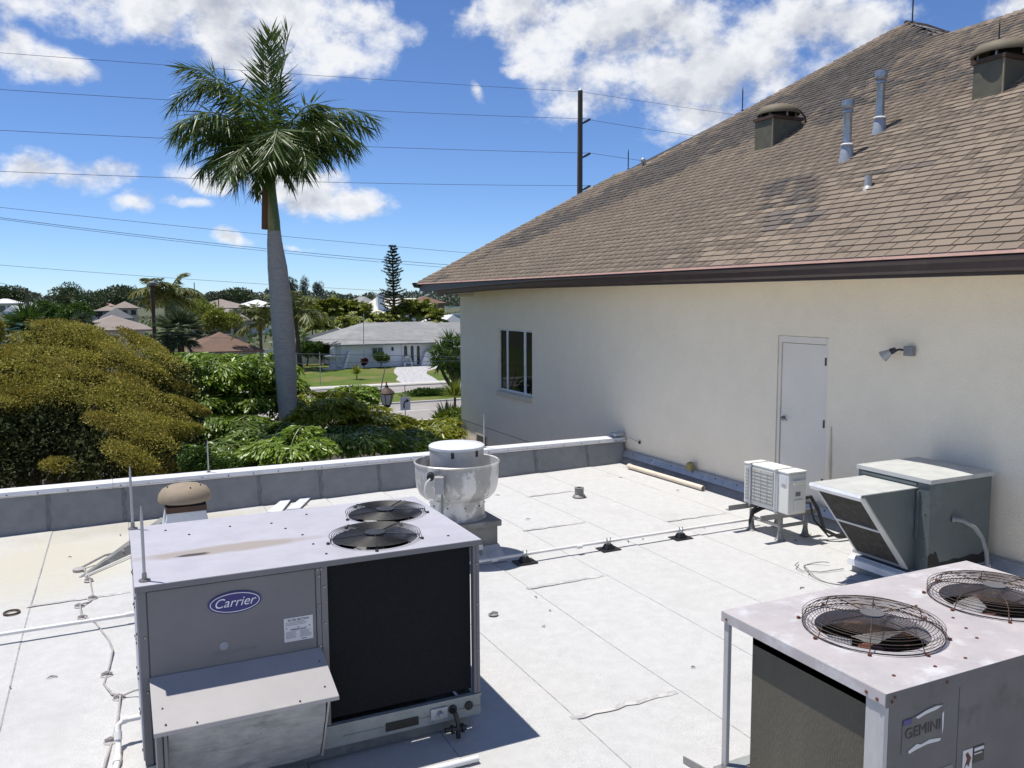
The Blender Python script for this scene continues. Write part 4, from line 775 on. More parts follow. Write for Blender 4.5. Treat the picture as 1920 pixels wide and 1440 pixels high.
b = MB(); b.tube([(7.96, 8.05, 5.40), (8.1, 8.03, 5.42), (8.2, 8.0, 5.25), (8.22, 7.9, 5.0), (8.35, 7.8, 4.92), (8.7, 7.75, 4.9), (8.86, 7.7, 4.95)], .025, 8); b.tube([(7.96, 8.08, 5.34), (8.12, 8.06, 5.33), (8.18, 8.04, 5.1), (8.3, 7.9, 4.9), (8.86, 7.85, 4.93)], .014, 8); b.build('refrigerant_lines', M['dark_metal'], loc=(8.2, 8, ZR), smooth=60, label='black refrigerant hoses curling from the small outdoor unit to the wall', cat='hose')
b = MB(); b.tube([(7.75, 8.62, 5.22), (7.70, 8.66, 5.14), (7.69, 8.70, 5.0), (7.71, 8.72, 4.9)], .02, 8); b.tube([(7.72, 8.69, 5.10), (7.82, 8.62, 5.17), (7.95, 8.55, 5.2)], .03, 8); b.build('black_hose', M['black'], loc=(7.75, 8.65, ZR), smooth=60, label='short black hose under the small outdoor unit', cat='hose')

# ---- make-up air unit with slanted hood
mu = thing('makeup_air_unit', 'big grey-green sheet metal air unit with slanted filter hood and tar patches', 'air unit', (8.2, 6.4, ZR))
X0, X1, Y0, Y1, Z0, Z1 = 7.74, 8.72, 6.0, 6.95, 5.06, 6.07
b = MB(); b.box((X0-.16, Y0+.02, ZR+.01), (X1, Y1-.1, 5.03)); b.build('curb', M['parapet'], mu)
b = MB(); b.prism([(X0-.20, Y0-.03, 4.94), (X0-.19, Y0-.03, 5.01), (X0-.13, Y0-.03, 5.045), (X0-.13, Y0-.03, 4.96)], (0, .92, 0)); b.box((X0-.129, Y0-.03, 4.96), (X1+.02, Y0+.018, 5.045)); b.build('curb_flashing', M['white_metal'], mu)
b = MB(); b.box((X0, Y0, Z0), (X1, Y1, Z1-.03)); body = b.build('casing', M['mau'], mu, bevel=.004)
b = MB(); b.box((X0-.03, Y0-.03, Z0-.03), (X1+.02, Y1+.02, Z0-.001)); b.build('base_frame', M['galv'], mu)
b = MB(); xm, ym, e = (X0+X1)/2, (Y0+Y1)/2, .018; c = [(X0-e, Y0-e), (X1+e, Y0-e), (X1+e, Y1+e), (X0-e, Y1+e)]
b.add([(x, y, Z1-.045) for x, y in c]+[(x, y, Z1) for x, y in c]+[(xm, ym, Z1+.02)], [(0, 1, 5, 4), (1, 2, 6, 5), (2, 3, 7, 6), (3, 0, 4, 7), (4, 5, 8), (5, 6, 8), (6, 7, 8), (7, 4, 8)]); b.build('lid', M['mau_light'], mu)
HX, HY0, HY1, HZ = 6.93, 6.16, 6.84, 5.95
b = MB(); pr_ = [(HX, HZ), (X0-.002, HZ), (X0-.002, Z0+.01), (X0-.08, Z0+.01)]
for y in (HY0, HY1-.01): b = MB(); b.prism([(x, y, z) for x, z in pr_], (0, .01, 0)); b.build('hood_side', M['mau'], mu)
b = MB(); b.add([(HX-.03, HY0-.012, HZ+.002), (X0-.002, HY0-.012, HZ+.002), (X0-.002, HY1+.012, HZ+.002), (HX-.03, HY1+.012, HZ+.002), (HX-.03, HY0-.012, HZ+.012), (X0-.002, HY0-.012, HZ+.012), (X0-.002, HY1+.012, HZ+.012), (HX-.03, HY1+.012, HZ+.012), ((HX+X0)/2, (HY0+HY1)/2, HZ+.024)], [(0, 3, 2, 1), (0, 1, 5, 4), (1, 2, 6, 5), (2, 3, 7, 6), (3, 0, 4, 7), (4, 5, 8), (5, 6, 8), (6, 7, 8), (7, 4, 8)]); b.build('hood_top', M['mau_light'], mu)
b = MB(); b.prism([(HX-.035, HY0-.015, HZ+.012), (HX-.05, HY0-.015, HZ-.02), (HX-.02, HY0-.015, HZ-.06), (HX-.01, HY0-.015, HZ-.05), (HX-.03, HY0-.015, HZ-.018)], (0, HY1-HY0+.03, 0)); b.build('hood_lip', M['white_metal'], mu)
sl_ = np.array((X0-.10-HX, 0, Z0+.01-HZ)); sl_u = sl_/np.linalg.norm(sl_); nn = np.array((sl_u[2], 0, -sl_u[0]))
if nn[0] > 0: nn = -nn
def slant(t0, t1, ya, yb, h0, h1):
    o = np.array((HX, 0, HZ)); f = lambda t, y, h: tuple(o+sl_*t+nn*h+np.array((0, y, 0)))
    return [f(t0, ya, h0), f(t1, ya, h0), f(t1, yb, h0), f(t0, yb, h0), f(t0, ya, h1), f(t1, ya, h1), f(t1, yb, h1), f(t0, yb, h1)]
for (a, c) in ((.06, .49), (.53, .97)):
    b = MB(); b.hexa(slant(a, c, HY0+.07, HY1-.02, -.02, -.005)); b.build('filter', M['filter'], mu)
b = MB(); b.hexa(slant(.03, 1.0, HY0-.002, HY0+.075, -.012, .006)); b.build('hood_frame', M['mau_light'], mu)
b = MB(); b.hexa(slant(.03, 1.0, HY1-.022, HY1+.004, -.012, .006)); b.hexa(slant(.485, .515, HY0+.076, HY1-.023, -.01, .008)); b.hexa(slant(.97, 1.0, HY0+.076, HY1-.023, -.01, .004)); b.build('hood_frame', M['galv'], mu)
b = MB(); b.box((X0-.03, HY0-.04, Z0+.35), (X0-.004, HY0-.012, HZ-.02)); b.box((X0-.02, HY0+.0, HZ+.03), (X0-.004, HY1+.05, HZ+.055)); b.build('collar', M['mau'], mu)
def tarpoly(pts): b = MB(); b.prism([(x, Y0-.004, z) for x, z in pts], (0, .003, 0)); b.build('tar_patch', M['tar'], mu)
tarpoly([(7.745, 5.062), (7.745, 5.24), (7.775, 5.262), (7.79, 5.268), (7.81, 5.262), (7.835, 5.245), (7.845, 5.285), (7.875, 5.262), (7.90, 5.20), (7.93, 5.15), (8.0, 5.15), (8.06, 5.147), (8.15, 5.165), (8.25, 5.15), (8.34, 5.16), (8.45, 5.175), (8.55, 5.15), (8.64, 5.18), (8.715, 5.17), (8.715, 5.062)])
b = MB(); b.tube([(8.10, Y0-.002, 5.61), (8.12, Y0-.03, 5.61)], .036, 12); b.tube([(8.11, Y0-.02, 5.61), (8.2, Y0-.07, 5.59), (8.30, Y0-.12, 5.52), (8.38, Y0-.16, 5.40), (8.42, Y0-.19, 5.25), (8.44, Y0-.2, 5.05), (8.45, Y0-.2, ZR+.01)], .024, 10); b.build('conduit', M['conduit'], mu, smooth=60)
screws(mu, [(X0-.001, y, 5.98) for y in (6.08, 6.2, 6.4, 6.6, 6.85)]+[(X0-.001, 6.05, z) for z in (5.2, 5.45, 5.7)], (-1, 0, 0), M['nickel'], .010)
b = MB(); rs = random.Random(4); pl = []
for k in range(16):
    a = 2*math.pi*k/16; r = .20*(1+.35*math.sin(3*a+1)+.2*rs.random()); pl.append((7.47+r*.7*math.cos(a), 6.45+r*1.2*math.sin(a), ZR+.0135))
b.prism(pl, (0, 0, .006)); b.build('sealant_patch', M['membrane'], loc=(7.5, 6.3, ZR), label='blob of white sealant on the roof at the corner of the grey-green unit', cat='sealant')
b = MB(); pts = [(7.25+.22*math.cos(t)*(1+.2*math.sin(t*2.3)), 6.95+.35*math.sin(t)-.04*t, ZR+.03+.02*math.sin(t*3)) for t in np.linspace(.5, 5.6, 26)]; b.tube(pts, .007, 5); b.tube([(7.2, 7.3, ZR+.03), (7.05, 7.2, ZR+.05), (7.02, 7.05, ZR+.03), (7.2, 6.95, ZR+.02), (7.5, 6.9, ZR+.03)], .006, 5); b.build('wire_coil', M['stand'], loc=(7.25, 6.95, ZR), smooth=60, label='loose coil of wire on the roof under the slanted filter hood', cat='wire')

# ---- condenser unit at the lower right
gm = thing('condenser_unit', 'weathered condenser unit with two rusty caged fans at the lower right', 'condenser', (4.7, 3.6, ZR))
X0, X1, Y0, Y1, ZT = 3.55, 5.92, 2.96, 4.24, 5.95
GF = [(4.17, 3.60, .335), (5.32, 3.60, .335)]
b = MB(); plate(b, (X0-.012, Y0-.014, X1+.012, Y1+.014), GF, 5.885, ZT, .02); gtop = b.build('top_panel', M['gem_top'], gm)
b = MB(); b.box((X0-.014, Y0-.016, 5.872), (X1+.014, Y0-.0145, 5.949)); b.build('top_flange', M['gem'], gtop)
b = MB(); b.box((X0-.0145, Y0-.01, 5.884), (X0-.0125, Y1+.01, 5.948)); b.build('top_flange', M['gem_top'], gtop)
b = MB(); b.box((X0, Y1-.045, 4.90), (X0+.03, Y1, 5.884)); b.build('corner_post', M['gem_post'], gm, bevel=.004)
b = MB(); b.box((X0, Y0, 4.90), (X0+.03, Y0+.125, 5.884)); b.build('corner_post', M['gem_post'], gm, bevel=.004)
b = MB(); b.box((X1-.03, Y0, 4.90), (X1, Y0+.1, 5.884)); b.box((X1-.03, Y1-.1, 4.90), (X1, Y1, 5.884)); b.build('corner_post', M['gem_post'], gm)
b = MB(); b.box((X0+.05, Y0+.127, 4.96), (X0+.09, Y1-.22, 5.86)); b.build('coil', M['coil_brown'], gm)
b = MB(); b.box((X0+.05, Y0+.127, 5.80), (X0+.088, Y1-.22, 5.884)); b.build('coil_top_band', M['dark_metal'], gm)  # dark band across the top of the coil
b = MB(); b.box((X1-.09, Y0+.127, 4.96), (X1-.05, Y1-.1, 5.86)); b.build('coil', M['coil_brown'], gm)
b = MB(); b.box((X0+.40, Y1-.12, 4.96), (X1-.1, Y1-.08, 5.86)); b.build('coil', M['coil_brown'], gm)
b = MB(); b.box((X0+.031, Y0+.002, 4.96), (4.128, Y0+.03, 5.884)); gp1 = b.build('front_panel', M['gem'], gm, bevel=.004)
b = MB(); b.box((4.132, Y0+.002, 4.96), (5.05, Y0+.03, 5.884)); gp2 = b.build('front_panel', M['gem'], gm, bevel=.004)
b = MB(); b.box((5.054, Y0+.002, 4.96), (X1-.031, Y0+.03, 5.884)); b.build('front_panel', M['gem'], gm, bevel=.004)
b = MB(); b.box((X0, Y0, 4.87), (X1, Y1, 4.898)); b.build('base_pan', M['rail'], gm)
b = MB(); b.box((X0+.1, Y0+.4, 4.90), (X1-.1, Y1-.13, 4.93)); b.build('pan_floor', M['gem'], gm)
b = MB(); b.box((X0-.04, Y1-.03, ZR+.012), (X0+.06, Y1+.03, 4.869)); b.build('foot', M['stand'], gm)
b = MB(); b.box((X0-.04, Y0, ZR+.012), (X0+.06, Y0+.06, 4.869)); b.build('foot', M['stand'], gm)
for i, (cx, cy, r) in enumerate(GF): fan(gm, (cx, cy), r, ZT, M['rust'], M['blade'], 19, .07, .085, .80, 8, .0021, .35+.9*i, motor=False, grow=.075)
for (cx, cy, r) in GF:
    b = MB(); b.cyl((cx, cy, 5.62), (cx, cy, 5.83), .075, n=18); b.box((cx-.34, cy-.02, 5.60), (cx+.34, cy+.02, 5.62)); b.build('fan_motor', M['rust_red'], gm, smooth=40)
    b = MB(); b.lathe([(.33, 5.52), (.36, 5.50), (.5, 5.50)], (cx, cy, 0), 24); b.build('fan_shroud', M['black'], gm)
screws(gtop, [(3.75, 3.08, ZT), (4.05, 3.06, ZT), (4.62, 3.22, ZT), (4.78, 3.5, ZT), (4.70, 3.35, ZT), (4.75, 3.75, ZT), (4.3, 3.06, ZT)], (0, 0, 1), M['rust_red'], .012)
screws(gm, [(3.60, Y0-.016, 5.92), (3.58, Y0-.016, 5.9), (4.0, Y0-.016, 5.92)], (0, -1, 0), M['rust_red'], .010); screws(gm, [(X0-.0145, 3.0, 5.9), (X0-.0145, 3.07, 5.91), (X0-.0145, 4.2, 5.91)], (-1, 0, 0), M['rust_red'], .011)
b = MB(); b.prism([(3.685, Y0-.0005, 5.575), (3.80, Y0-.0005, 5.565), (3.92, Y0-.0005, 5.58), (4.0, Y0-.0005, 5.572), (4.0, Y0-.0005, 5.79), (3.93, Y0-.0005, 5.80), (3.85, Y0-.0005, 5.785), (3.78, Y0-.0005, 5.77), (3.685, Y0-.0005, 5.755)], (0, .001, 0)); gl = b.build('peeling_label', M['label_dark'], gp1)
text_mesh('GEMINI', .085, M['ink'], gl, (3.845, Y0-.0022, 5.68), XD, ZD)
b = MB(); b.box((3.69, Y0-.0025, 5.735), (3.755, Y0-.0006, 5.765)); b.build('label_logo', M['blue'], gl)
for pts in ([(3.78, 5.765), (3.86, 5.785), (3.95, 5.792), (3.99, 5.785), (3.94, 5.772), (3.86, 5.765), (3.80, 5.752)], [(3.735, 5.585), (3.80, 5.61), (3.83, 5.60), (3.90, 5.612), (3.99, 5.60), (3.98, 5.585), (3.88, 5.59), (3.80, 5.58), (3.74, 5.568)], [(3.995, 5.62), (4.003, 5.65), (4.004, 5.75), (3.99, 5.74)]):
    b = MB(); b.prism([(x, Y0-.003, z) for x, z in pts], (0, .001, 0)); b.build('torn_backing', M['sticker'], gl)
b = MB(); b.box((4.18, Y0-.001, 5.33), (4.26, Y0+.0005, 5.475)); s2 = b.build('service_sticker', M['sticker'], gp2); b = MB(); b.prism([(4.19, Y0-.002, 5.36), (4.215, Y0-.002, 5.39), (4.23, Y0-.002, 5.37), (4.25, Y0-.002, 5.42), (4.22, Y0-.002, 5.46), (4.20, Y0-.002, 5.45), (4.215, Y0-.002, 5.42)], (0, .0007, 0)); b.build('sticker_picture', M['rust_red'], s2)
b = MB(); b.box((4.268, Y0-.001, 5.38), (4.36, Y0+.0005, 5.478)); s3 = b.build('service_sticker', M['ink'], gp2); b = MB(); b.box((4.275, Y0-.002, 5.45), (4.355, Y0-.0012, 5.468)); b.box((4.275, Y0-.002, 5.43), (4.34, Y0-.0012, 5.436)); b.build('print', M['sticker'], s3)
b = MB(); b.box((3.585, Y0-.001, 5.42), (3.665, Y0+.0005, 5.452)); b.build('small_tag', M['gum'], gp1)
b = MB(); b.box((3.83, Y0-.0005, 5.15), (4.10, Y0+.001, 5.42)); b.build('data_plate', M['ink_grey'], gp1)

# ---- on the shingle roof
def ventilator(label, bx, by, w, h, dome_r):
    zb = roofz(bx); t = thing('roof_ventilator', label, 'vent', (bx+w/2, by+w/2, zb), 'dome ventilators on the shingle roof')
    zt_ = zb+h; b = MB(); x1_, y1_ = bx+w*1.45, by+w
    b.hexa([(bx, by, zb-.02), (x1_, by, roofz(x1_)-.02), (x1_, y1_, roofz(x1_)-.02), (bx, y1_, zb-.02), (bx, by, zt_), (x1_, by, zt_), (x1_, y1_, zt_), (bx, y1_, zt_)]); b.build('box', M['olive'], t)
    b = MB(); b.box((bx-.012, by-.012, zb-.03), (bx+.012, by+.012, zt_)); b.build('corner_bead', M['taupe'], t)
    b = MB(); b.box((bx-.03, by-.03, zt_+.001), (x1_+.03, y1_+.03, zt_+.06)); b.build('band', M['brownband'], t)
    xc, yc = (bx+x1_)/2, (by+y1_)/2; b = MB(); b.cyl((xc, yc, zt_+.06), (xc, yc, zt_+.19), w*.42, n=20); b.build('throat', M['black'], t)
    R = dome_r; b = MB(); b.lathe([(R*.9, .125), (R, .12), (R*1.01, .14), (R*.97, .20), (R*.84, .265), (R*.52, .31), (.001, .33)], (xc, yc, zt_), 40); b.build('dome', M['olive_dome'], t, smooth=50)
    for k in range(6):
        a = k*1.05+.3; b = MB(); p = np.array((xc+R*.78*math.cos(a), yc+R*.78*math.sin(a), zt_+.07)); b.box(tuple(p-(.012, .012, .01)), tuple(p+(.012, .012, .09))); b.build('bracket', M['galv'], t)
    return t
v1 = ventilator('smaller looking dome roof ventilator left of the two metal flues', 11.70, 12.86, .50, .56, .41)
v2 = ventilator('dome roof ventilator at the right edge of the photo', 11.72, 8.21, .48, .51, .45)
b = MB(); b.tube([(12.35, 12.84, 11.62), (12.45, 12.80, 11.5), (12.5, 12.82, 11.38), (12.46, 12.84, 11.3)], .02, 8); b.build('conduit', M['brownband'], v1, smooth=60)
for (x, y, h, lab) in ((10.6, 9.98, .90, 'lower and nearer of two tall metal flue pipes on the shingle roof'), (11.34, 10.02, .95, 'higher and farther of two tall metal flue pipes on the shingle roof')):
    zb = roofz(x); t = thing('flue_pipe', lab, 'flue', (x, y, zb), 'metal flue pipes')
    b = MB(); b.lathe([(.125, -.06), (.105, .04), (.085, .19), (.08, .20)], (x, y, zb), 20); b.build('boot', M['galv'], t, smooth=40)
    b = MB(); b.lathe([(.078, .20), (.105, .205), (.108, .22), (.09, .235), (.068, .238)], (x, y, zb), 20); b.build('storm_collar', M['pvc'], t, smooth=40)
    b = MB(); b.lathe([(.066, .22), (.066, h-.2), (.07, h-.19), (.07, h-.15), (.062, h-.14)], (x, y, zb), 20); b.build('pipe', M['flue'], t, smooth=40)
    b = MB(); b.lathe([(.06, h-.15), (.085, h-.13), (.095, h-.11), (.095, h-.02), (.09, h), (.001, h+.012)], (x, y, zb), 20); b.lathe([(.06, h-.2), (.082, h-.19), (.082, h-.17), (.06, h-.16)], (x, y, zb), 20); b.build('cap', M['flue'], t, smooth=40)
x, y = 9.58, 8.62; b = MB(); b.lathe([(.085, -.05), (.06, .02), (.05, .03), (.05, .17), (.042, .17), (.042, .1), (.001, .1)], (x, y, roofz(x)), 18); b.build('vent_pipe', M['alu_dull'], loc=(x, y, roofz(x)), smooth=40, label='short pale vent pipe on the shingle roof below the flues', cat='vent')
b = MB(); zb = roofz(12.4); b.tube([(12.38, 18.25, zb-.02), (12.38, 18.25, zb+.08)], .012, 8); b.use(1)
for _k in (0,): b.lathe([(.001, .07)]+[(.065*math.sin(math.pi*i/10), .135-.065*math.cos(math.pi*i/10)) for i in range(1, 10)]+[(.001, .20)], (12.38, 18.25, zb), 18)
b.build('ball_finial', [M['dark_metal'], M['alu_dull']], loc=(12.38, 18.25, zb), smooth=50, label='small shiny metal ball on the hip of the brown roof', cat='ball')

# ---- flood light on the wall
wl_ = thing('wall_flood_light', 'small wall mounted flood light with conical bulb right of the door', 'lamp', (XW, 7.24, 7.33))
b = MB(); b.box((XW-.08, 7.18, 7.27), (XW-.001, 7.30, 7.39)); b.build('junction_box', M['conduit'], wl_, bevel=.008)
b = MB(); b.tube([(XW-.05, 7.30, 7.34), (XW-.08, 7.36, 7.345), (XW-.10, 7.40, 7.33)], .014, 8); b.build('arm', M['dark_metal'], wl_, smooth=60)
b = MB(); b.tube([(XW-.10, 7.39, 7.345), (XW-.13, 7.44, 7.315)], [.03, .04], 12); b.build('socket', M['dark_metal'], wl_, smooth=40)
b = MB(); b.tube([(XW-.13, 7.44, 7.315), (XW-.17, 7.52, 7.25), (XW-.172, 7.524, 7.246)], [.035, .075, .06], 16); b.build('bulb', M['alu_dull'], wl_, smooth=40)
# ================================================================== vegetation helpers
LM = dict(
    royal=leafmat('royal_palm_leaflet', (.045, .085, .016), (.11, .165, .03), .3, .36),
    gold=leafmat('golden_blossom_leaf', (.47, .41, .075), (.26, .245, .046), .22, .7),
    gold2=leafmat('golden_bronze_leaf', (.37, .295, .052), (.21, .185, .034), .18, .7),
    inner=leafmat('shaded_inner_leaf', (.022, .032, .007), (.05, .058, .012), .1, .9),
    fish=leafmat('fishtail_leaflet', (.25, .34, .040), (.12, .21, .022), .3, .35),
    fish2=leafmat('fishtail_yellow_leaflet', (.33, .33, .030), (.15, .20, .018), .3, .35),
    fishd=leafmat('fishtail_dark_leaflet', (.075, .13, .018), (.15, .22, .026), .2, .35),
    areca=leafmat('areca_leaflet', (.32, .32, .05), (.13, .18, .024), .28, .45),
    coco=leafmat('coconut_leaflet', (.20, .20, .055), (.085, .115, .026), .28, .45),
    cabb=leafmat('cabbage_palm_leaflet', (.10, .125, .060), (.055, .085, .030), .2, .45),
    shrub=leafmat('shrub_leaf', (.09, .16, .022), (.045, .09, .013), .22, .45),
    lime=leafmat('lime_leaf', (.20, .24, .030), (.09, .15, .018), .3, .4),
    dark=leafmat('dark_tree_leaf', (.05, .075, .03), (.09, .12, .045), .1, .6),
    far=leafmat('far_tree_leaf', (.075, .095, .06), (.11, .13, .08), .1, .7),
    pine=leafmat('pine_needles', (.016, .030, .014), (.030, .045, .018), .08, .6),
    red=leafmat('red_cordyline', (.10, .018, .025), (.045, .02, .02), .2, .4))
BARK = mat('grey_palm_bark', (.42, .40, .38), (.30, .285, .27), scale=9, rough=.9, bump=.7, bscale=22, stretch=(1, 1, 7), c3=(.31, .305, .31), s3=3, f3=.55, w3=.1)
WOOD = mat('brown_bark', (.10, .075, .055), (.07, .05, .038), scale=6, rough=.95, bump=.6, bscale=14, stretch=(1, 1, 3))
SHAFT = mat('green_crownshaft', (.085, .135, .040), (.06, .105, .03), scale=3, rough=.45, c3=(.30, .24, .08), s3=1.5, f3=.56, w3=.1, stretch=(1, 1, .2))
DEADL = mat('dead_sheath', (.17, .085, .055), (.11, .06, .04), scale=6, rough=.9, stretch=(1, 1, .2))
RACH = mat('frond_rachis', (.13, .15, .05), (.10, .12, .04), rough=.5)
def rnd(n, s=1.0): return RNG.normal(size=(n, 3))*s
def puffs(C_, R_, n, bias=.25, tilt=None):
    """points near the surface of ellipsoids, thicker on top; returns positions and outward directions"""
    C_ = np.repeat(np.asarray(C_, float), n, 0); R_ = np.repeat(np.asarray(R_, float), n, 0); d = rnd(len(C_)); d[:, 2] = d[:, 2]+bias; d = nrmz(d)
    r = 1-np.abs(RNG.normal(size=(len(d), 1)))*.24+np.where(RNG.random((len(d), 1)) < .16, RNG.random((len(d), 1))*.30, 0); o = d*R_*r
    if tilt is not None: t = np.repeat(np.asarray(tilt, float), n); o = np.stack([o[:, 0]*np.cos(t)+o[:, 2]*np.sin(t), o[:, 1], -o[:, 0]*np.sin(t)+o[:, 2]*np.cos(t)], 1)
    return C_+o, d
class Fronds:
    def __init__(s): s.P = []; s.A = []; s.L = []; s.W = []; s.U = []; s.r = MB()
    def add(s, p0, p1, p2, nl, ll, lw, hang=.5, lean=.45, rach=.012, spread=.15, rise=0.0, ragged=.12, start=.12, plume=0.0):
        p0, p1, p2 = [np.array(p, float) for p in (p0, p1, p2)]
        t = np.repeat(np.linspace(start, 1, nl), 2)+RNG.normal(size=2*nl)*.004; t = np.clip(t, 0, 1)[:, None]
        pos = (1-t)**2*p0+2*t*(1-t)*p1+t*t*p2; tan = nrmz(2*(1-t)*(p1-p0)+2*t*(p2-p1))
        sd = np.cross(tan, np.array([0, 0, 1.])); sd = nrmz(sd+1e-6); sg = np.tile([1., -1.], nl)[:, None]
        up = np.cross(sd, tan)
        ax = tan*(lean+.75*t**3)+sd*sg*(1-.35*t)+np.array([0, 0, -1.])*hang*(1-.3*t)+up*(rise+plume*RNG.normal(size=(len(pos), 1)))+RNG.normal(size=pos.shape)*spread
        pf = np.clip(np.sin(np.pi*(.10+.80*t[:, 0])), .2, 1)**.55
        s.P.append(pos); s.A.append(ax); s.L.append(ll*pf*(1+RNG.normal(size=len(pos))*ragged)); s.W.append(np.full(len(pos), lw)); s.U.append(np.broadcast_to(up, pos.shape)+RNG.normal(size=pos.shape)*.35)
        tt = np.linspace(0, 1, 9)[:, None]; cv = (1-tt)**2*p0+2*tt*(1-tt)*p1+tt*tt*p2; s.r.tube(cv, list(np.linspace(rach, rach*.25, 9)), 5)
    def build(s, parent, m, wide=.4, fold=.2, name='crown'):
        o = leaves(name, np.concatenate(s.P), np.concatenate(s.A), np.concatenate(s.L), np.concatenate(s.W), m, parent, fold=fold, up=np.concatenate(s.U), wide=wide)
        s.r.build('frond_stems', RACH, parent, smooth=60); return o
def trunk(parent, pts, rs, m=WOOD, n=10, name='trunk'): b = MB(); b.tube(pts, rs, n); return b.build(name, m, parent, smooth=60)

# ---- royal palm, the tallest thing in the photograph
YP = 20.4; Q = lambda u, v, dy=0: aty(u, v, YP+dy)
rp = thing('royal_palm', 'tall royal palm with smooth grey trunk and green crownshaft', 'palm', (float(Q(545, 1170)[0]), YP, 0))
tp = [(548, 1230, 21), (546, 1050, 21), (543, 900, 20.5), (540, 775, 20), (536, 700, 22), (531, 620, 23.2), (526, 560, 22.5), (520, 500, 20), (515, 455, 15.5), (514, 433, 13.5)]
pts = [Q(u, v) for u, v, w in tp]; pts[0][2] = 0
bt = MB(); P_ = []; Rr = []
for i in range(len(pts)-1):
    for k in range(10): t = k/10; P_.append(pts[i]*(1-t)+pts[i+1]*t); Rr.append(.87*(tp[i][2]*(1-t)+tp[i+1][2]*t)*20.3/F_PX*(1.0 if k % 3 else 1.012))
P_.append(pts[-1]); Rr.append(.87*tp[-1][2]*20.3/F_PX); bt.tube(P_, Rr, 20); bt.build('trunk', BARK, rp, smooth=70)
bt = MB(); bt.tube([Q(514, 436), Q(513, 415), Q(511, 380), Q(508, 345), Q(508, 315), Q(510, 290)], [.153, .147, .115, .10, .095, .05], 16); bt.build('crownshaft', SHAFT, rp, smooth=70)
bt = MB(); bt.hexa([tuple(Q(490, 430)), tuple(Q(501, 431)), tuple(Q(502, 431, .1)), tuple(Q(491, 430, .1)), tuple(Q(491, 345)), tuple(Q(504, 340)), tuple(Q(505, 340, .12)), tuple(Q(492, 345, .12))]); bt.build('dead_sheath', DEADL, rp, bevel=.02)
fr = Fronds(); B0 = Q(509, 315)
RF = [((517, 190), (540, 62), 0, 0, .0, .95, .5), ((500, 190), (497, 80), 1, .6, .0, .9, .5), ((440, 85), (322, 200), 0, -.4, .55, .2, .6), ((420, 110), (345, 130), .8, .8, .45, .2, .6), ((410, 175), (325, 250), -.5, -1.2, .6, .15, .6),
      ((430, 170), (338, 268), .5, 1.2, .7, .1, .55), ((440, 240), (375, 320), -.6, -.9, .7, .1, .5), ((465, 215), (430, 330), -1.3, -2.3, .6, .1, .55), ((520, 200), (500, 300), -1.4, -2.6, .6, .1, .6), ((560, 215), (575, 310), -1.2, -2.1, .7, .1, .55),
      ((585, 165), (690, 242), 0, 0, .75, .25, .62), ((580, 205), (668, 262), -.6, -1.0, .85, .12, .6), ((570, 190), (640, 250), 1.0, 2.0, .7, .12, .6), ((560, 235), (615, 300), -.3, -.6, .85, .1, .55), ((490, 180), (460, 250), 1.2, 2.5, .6, .1, .55),
      ((530, 205), (545, 290), 1.2, 2.3, .6, .1, .55), ((500, 270), (478, 355), -.3, -.5, .7, .1, .45), ((515, 265), (545, 345), -.2, -.4, .8, .1, .4), ((470, 180), (455, 180), -.8, -1.8, .5, .35, .55), ((545, 190), (590, 215), -.9, -1.5, .55, .3, .55), ((455, 230), (400, 300), .8, 1.4, .7, .1, .5), ((480, 275), (450, 320), -.9, -1.5, .75, .1, .5), ((425, 195), (352, 285), -.2, -.3, .9, .05, .6), ((450, 225), (398, 335), .2, .3, .9, .05, .6), ((585, 210), (655, 285), .3, .4, .95, .05, .6), ((470, 240), (440, 350), .3, .4, .9, .05, .55), ((545, 240), (570, 325), .4, .6, .9, .05, .55)]
for (c, e, d1, d2, hang, rise, ll) in RF:
    for jt in (((0, 0), (11, -14)) if (c[0]+c[1]) % 3 == 0 else ((0, 0),)):
        fr.add(B0, Q(c[0]+jt[0], c[1]+jt[1], d1*(1+.03*jt[0])), Q(e[0]+jt[0], e[1]+jt[1]*1.2, d2), 70, ll*1.42, .042, hang=hang*1.45, lean=.45, rach=.028, spread=.16, rise=rise*.4, ragged=.2, plume=.36)
fr.build(rp, LM['royal'], wide=.35)
fr = Fronds(); 
for (c, e, d2) in (((500, 300), (482, 372), -.3), ((520, 290), (535, 330), .2)): fr.add(B0, Q(*c), Q(e[0], e[1], d2), 40, .30, .03, hang=.9, lean=.3, rach=.016, spread=.2)
fr.build(rp, leafmat('dry_leaflet', (.12, .075, .035), (.07, .06, .03), .2, .7), name='dry_fronds')

# ---- golden tree filling the left
gt = thing('golden_tree', 'wide spreading tree with bronze and golden foliage left of the royal palm', 'tree', (-2.0, 20.5, 0))
trunk(gt, [(-2.2, 20.8, 0), (-2.1, 20.7, 1.6), (-1.9, 20.5, 3.2)], [.32, .26, .2]); 
for (u, v, y) in ((100, 640, 21), (250, 680, 20), (330, 760, 18.5), (30, 700, 20), (180, 760, 18)):
    e = aty(u, v, y); trunk(gt, [(-1.9, 20.5, 3.0), ((e[0]-1.9)/2, (y+20.5)/2, 4.6), (e[0], e[1], e[2])], [.13, .09, .02], name='limb')
TOP = [(-120, 640), (-60, 640), (0, 668), (45, 640), (90, 604), (140, 600), (175, 630), (205, 625), (245, 612), (285, 640), (310, 665), (335, 705), (365, 745), (384, 765)]
tu = np.array(TOP, float); pc = []; pr_ = []; rs = random.Random(13)
def topv(u): return np.interp(u, tu[:, 0], tu[:, 1])
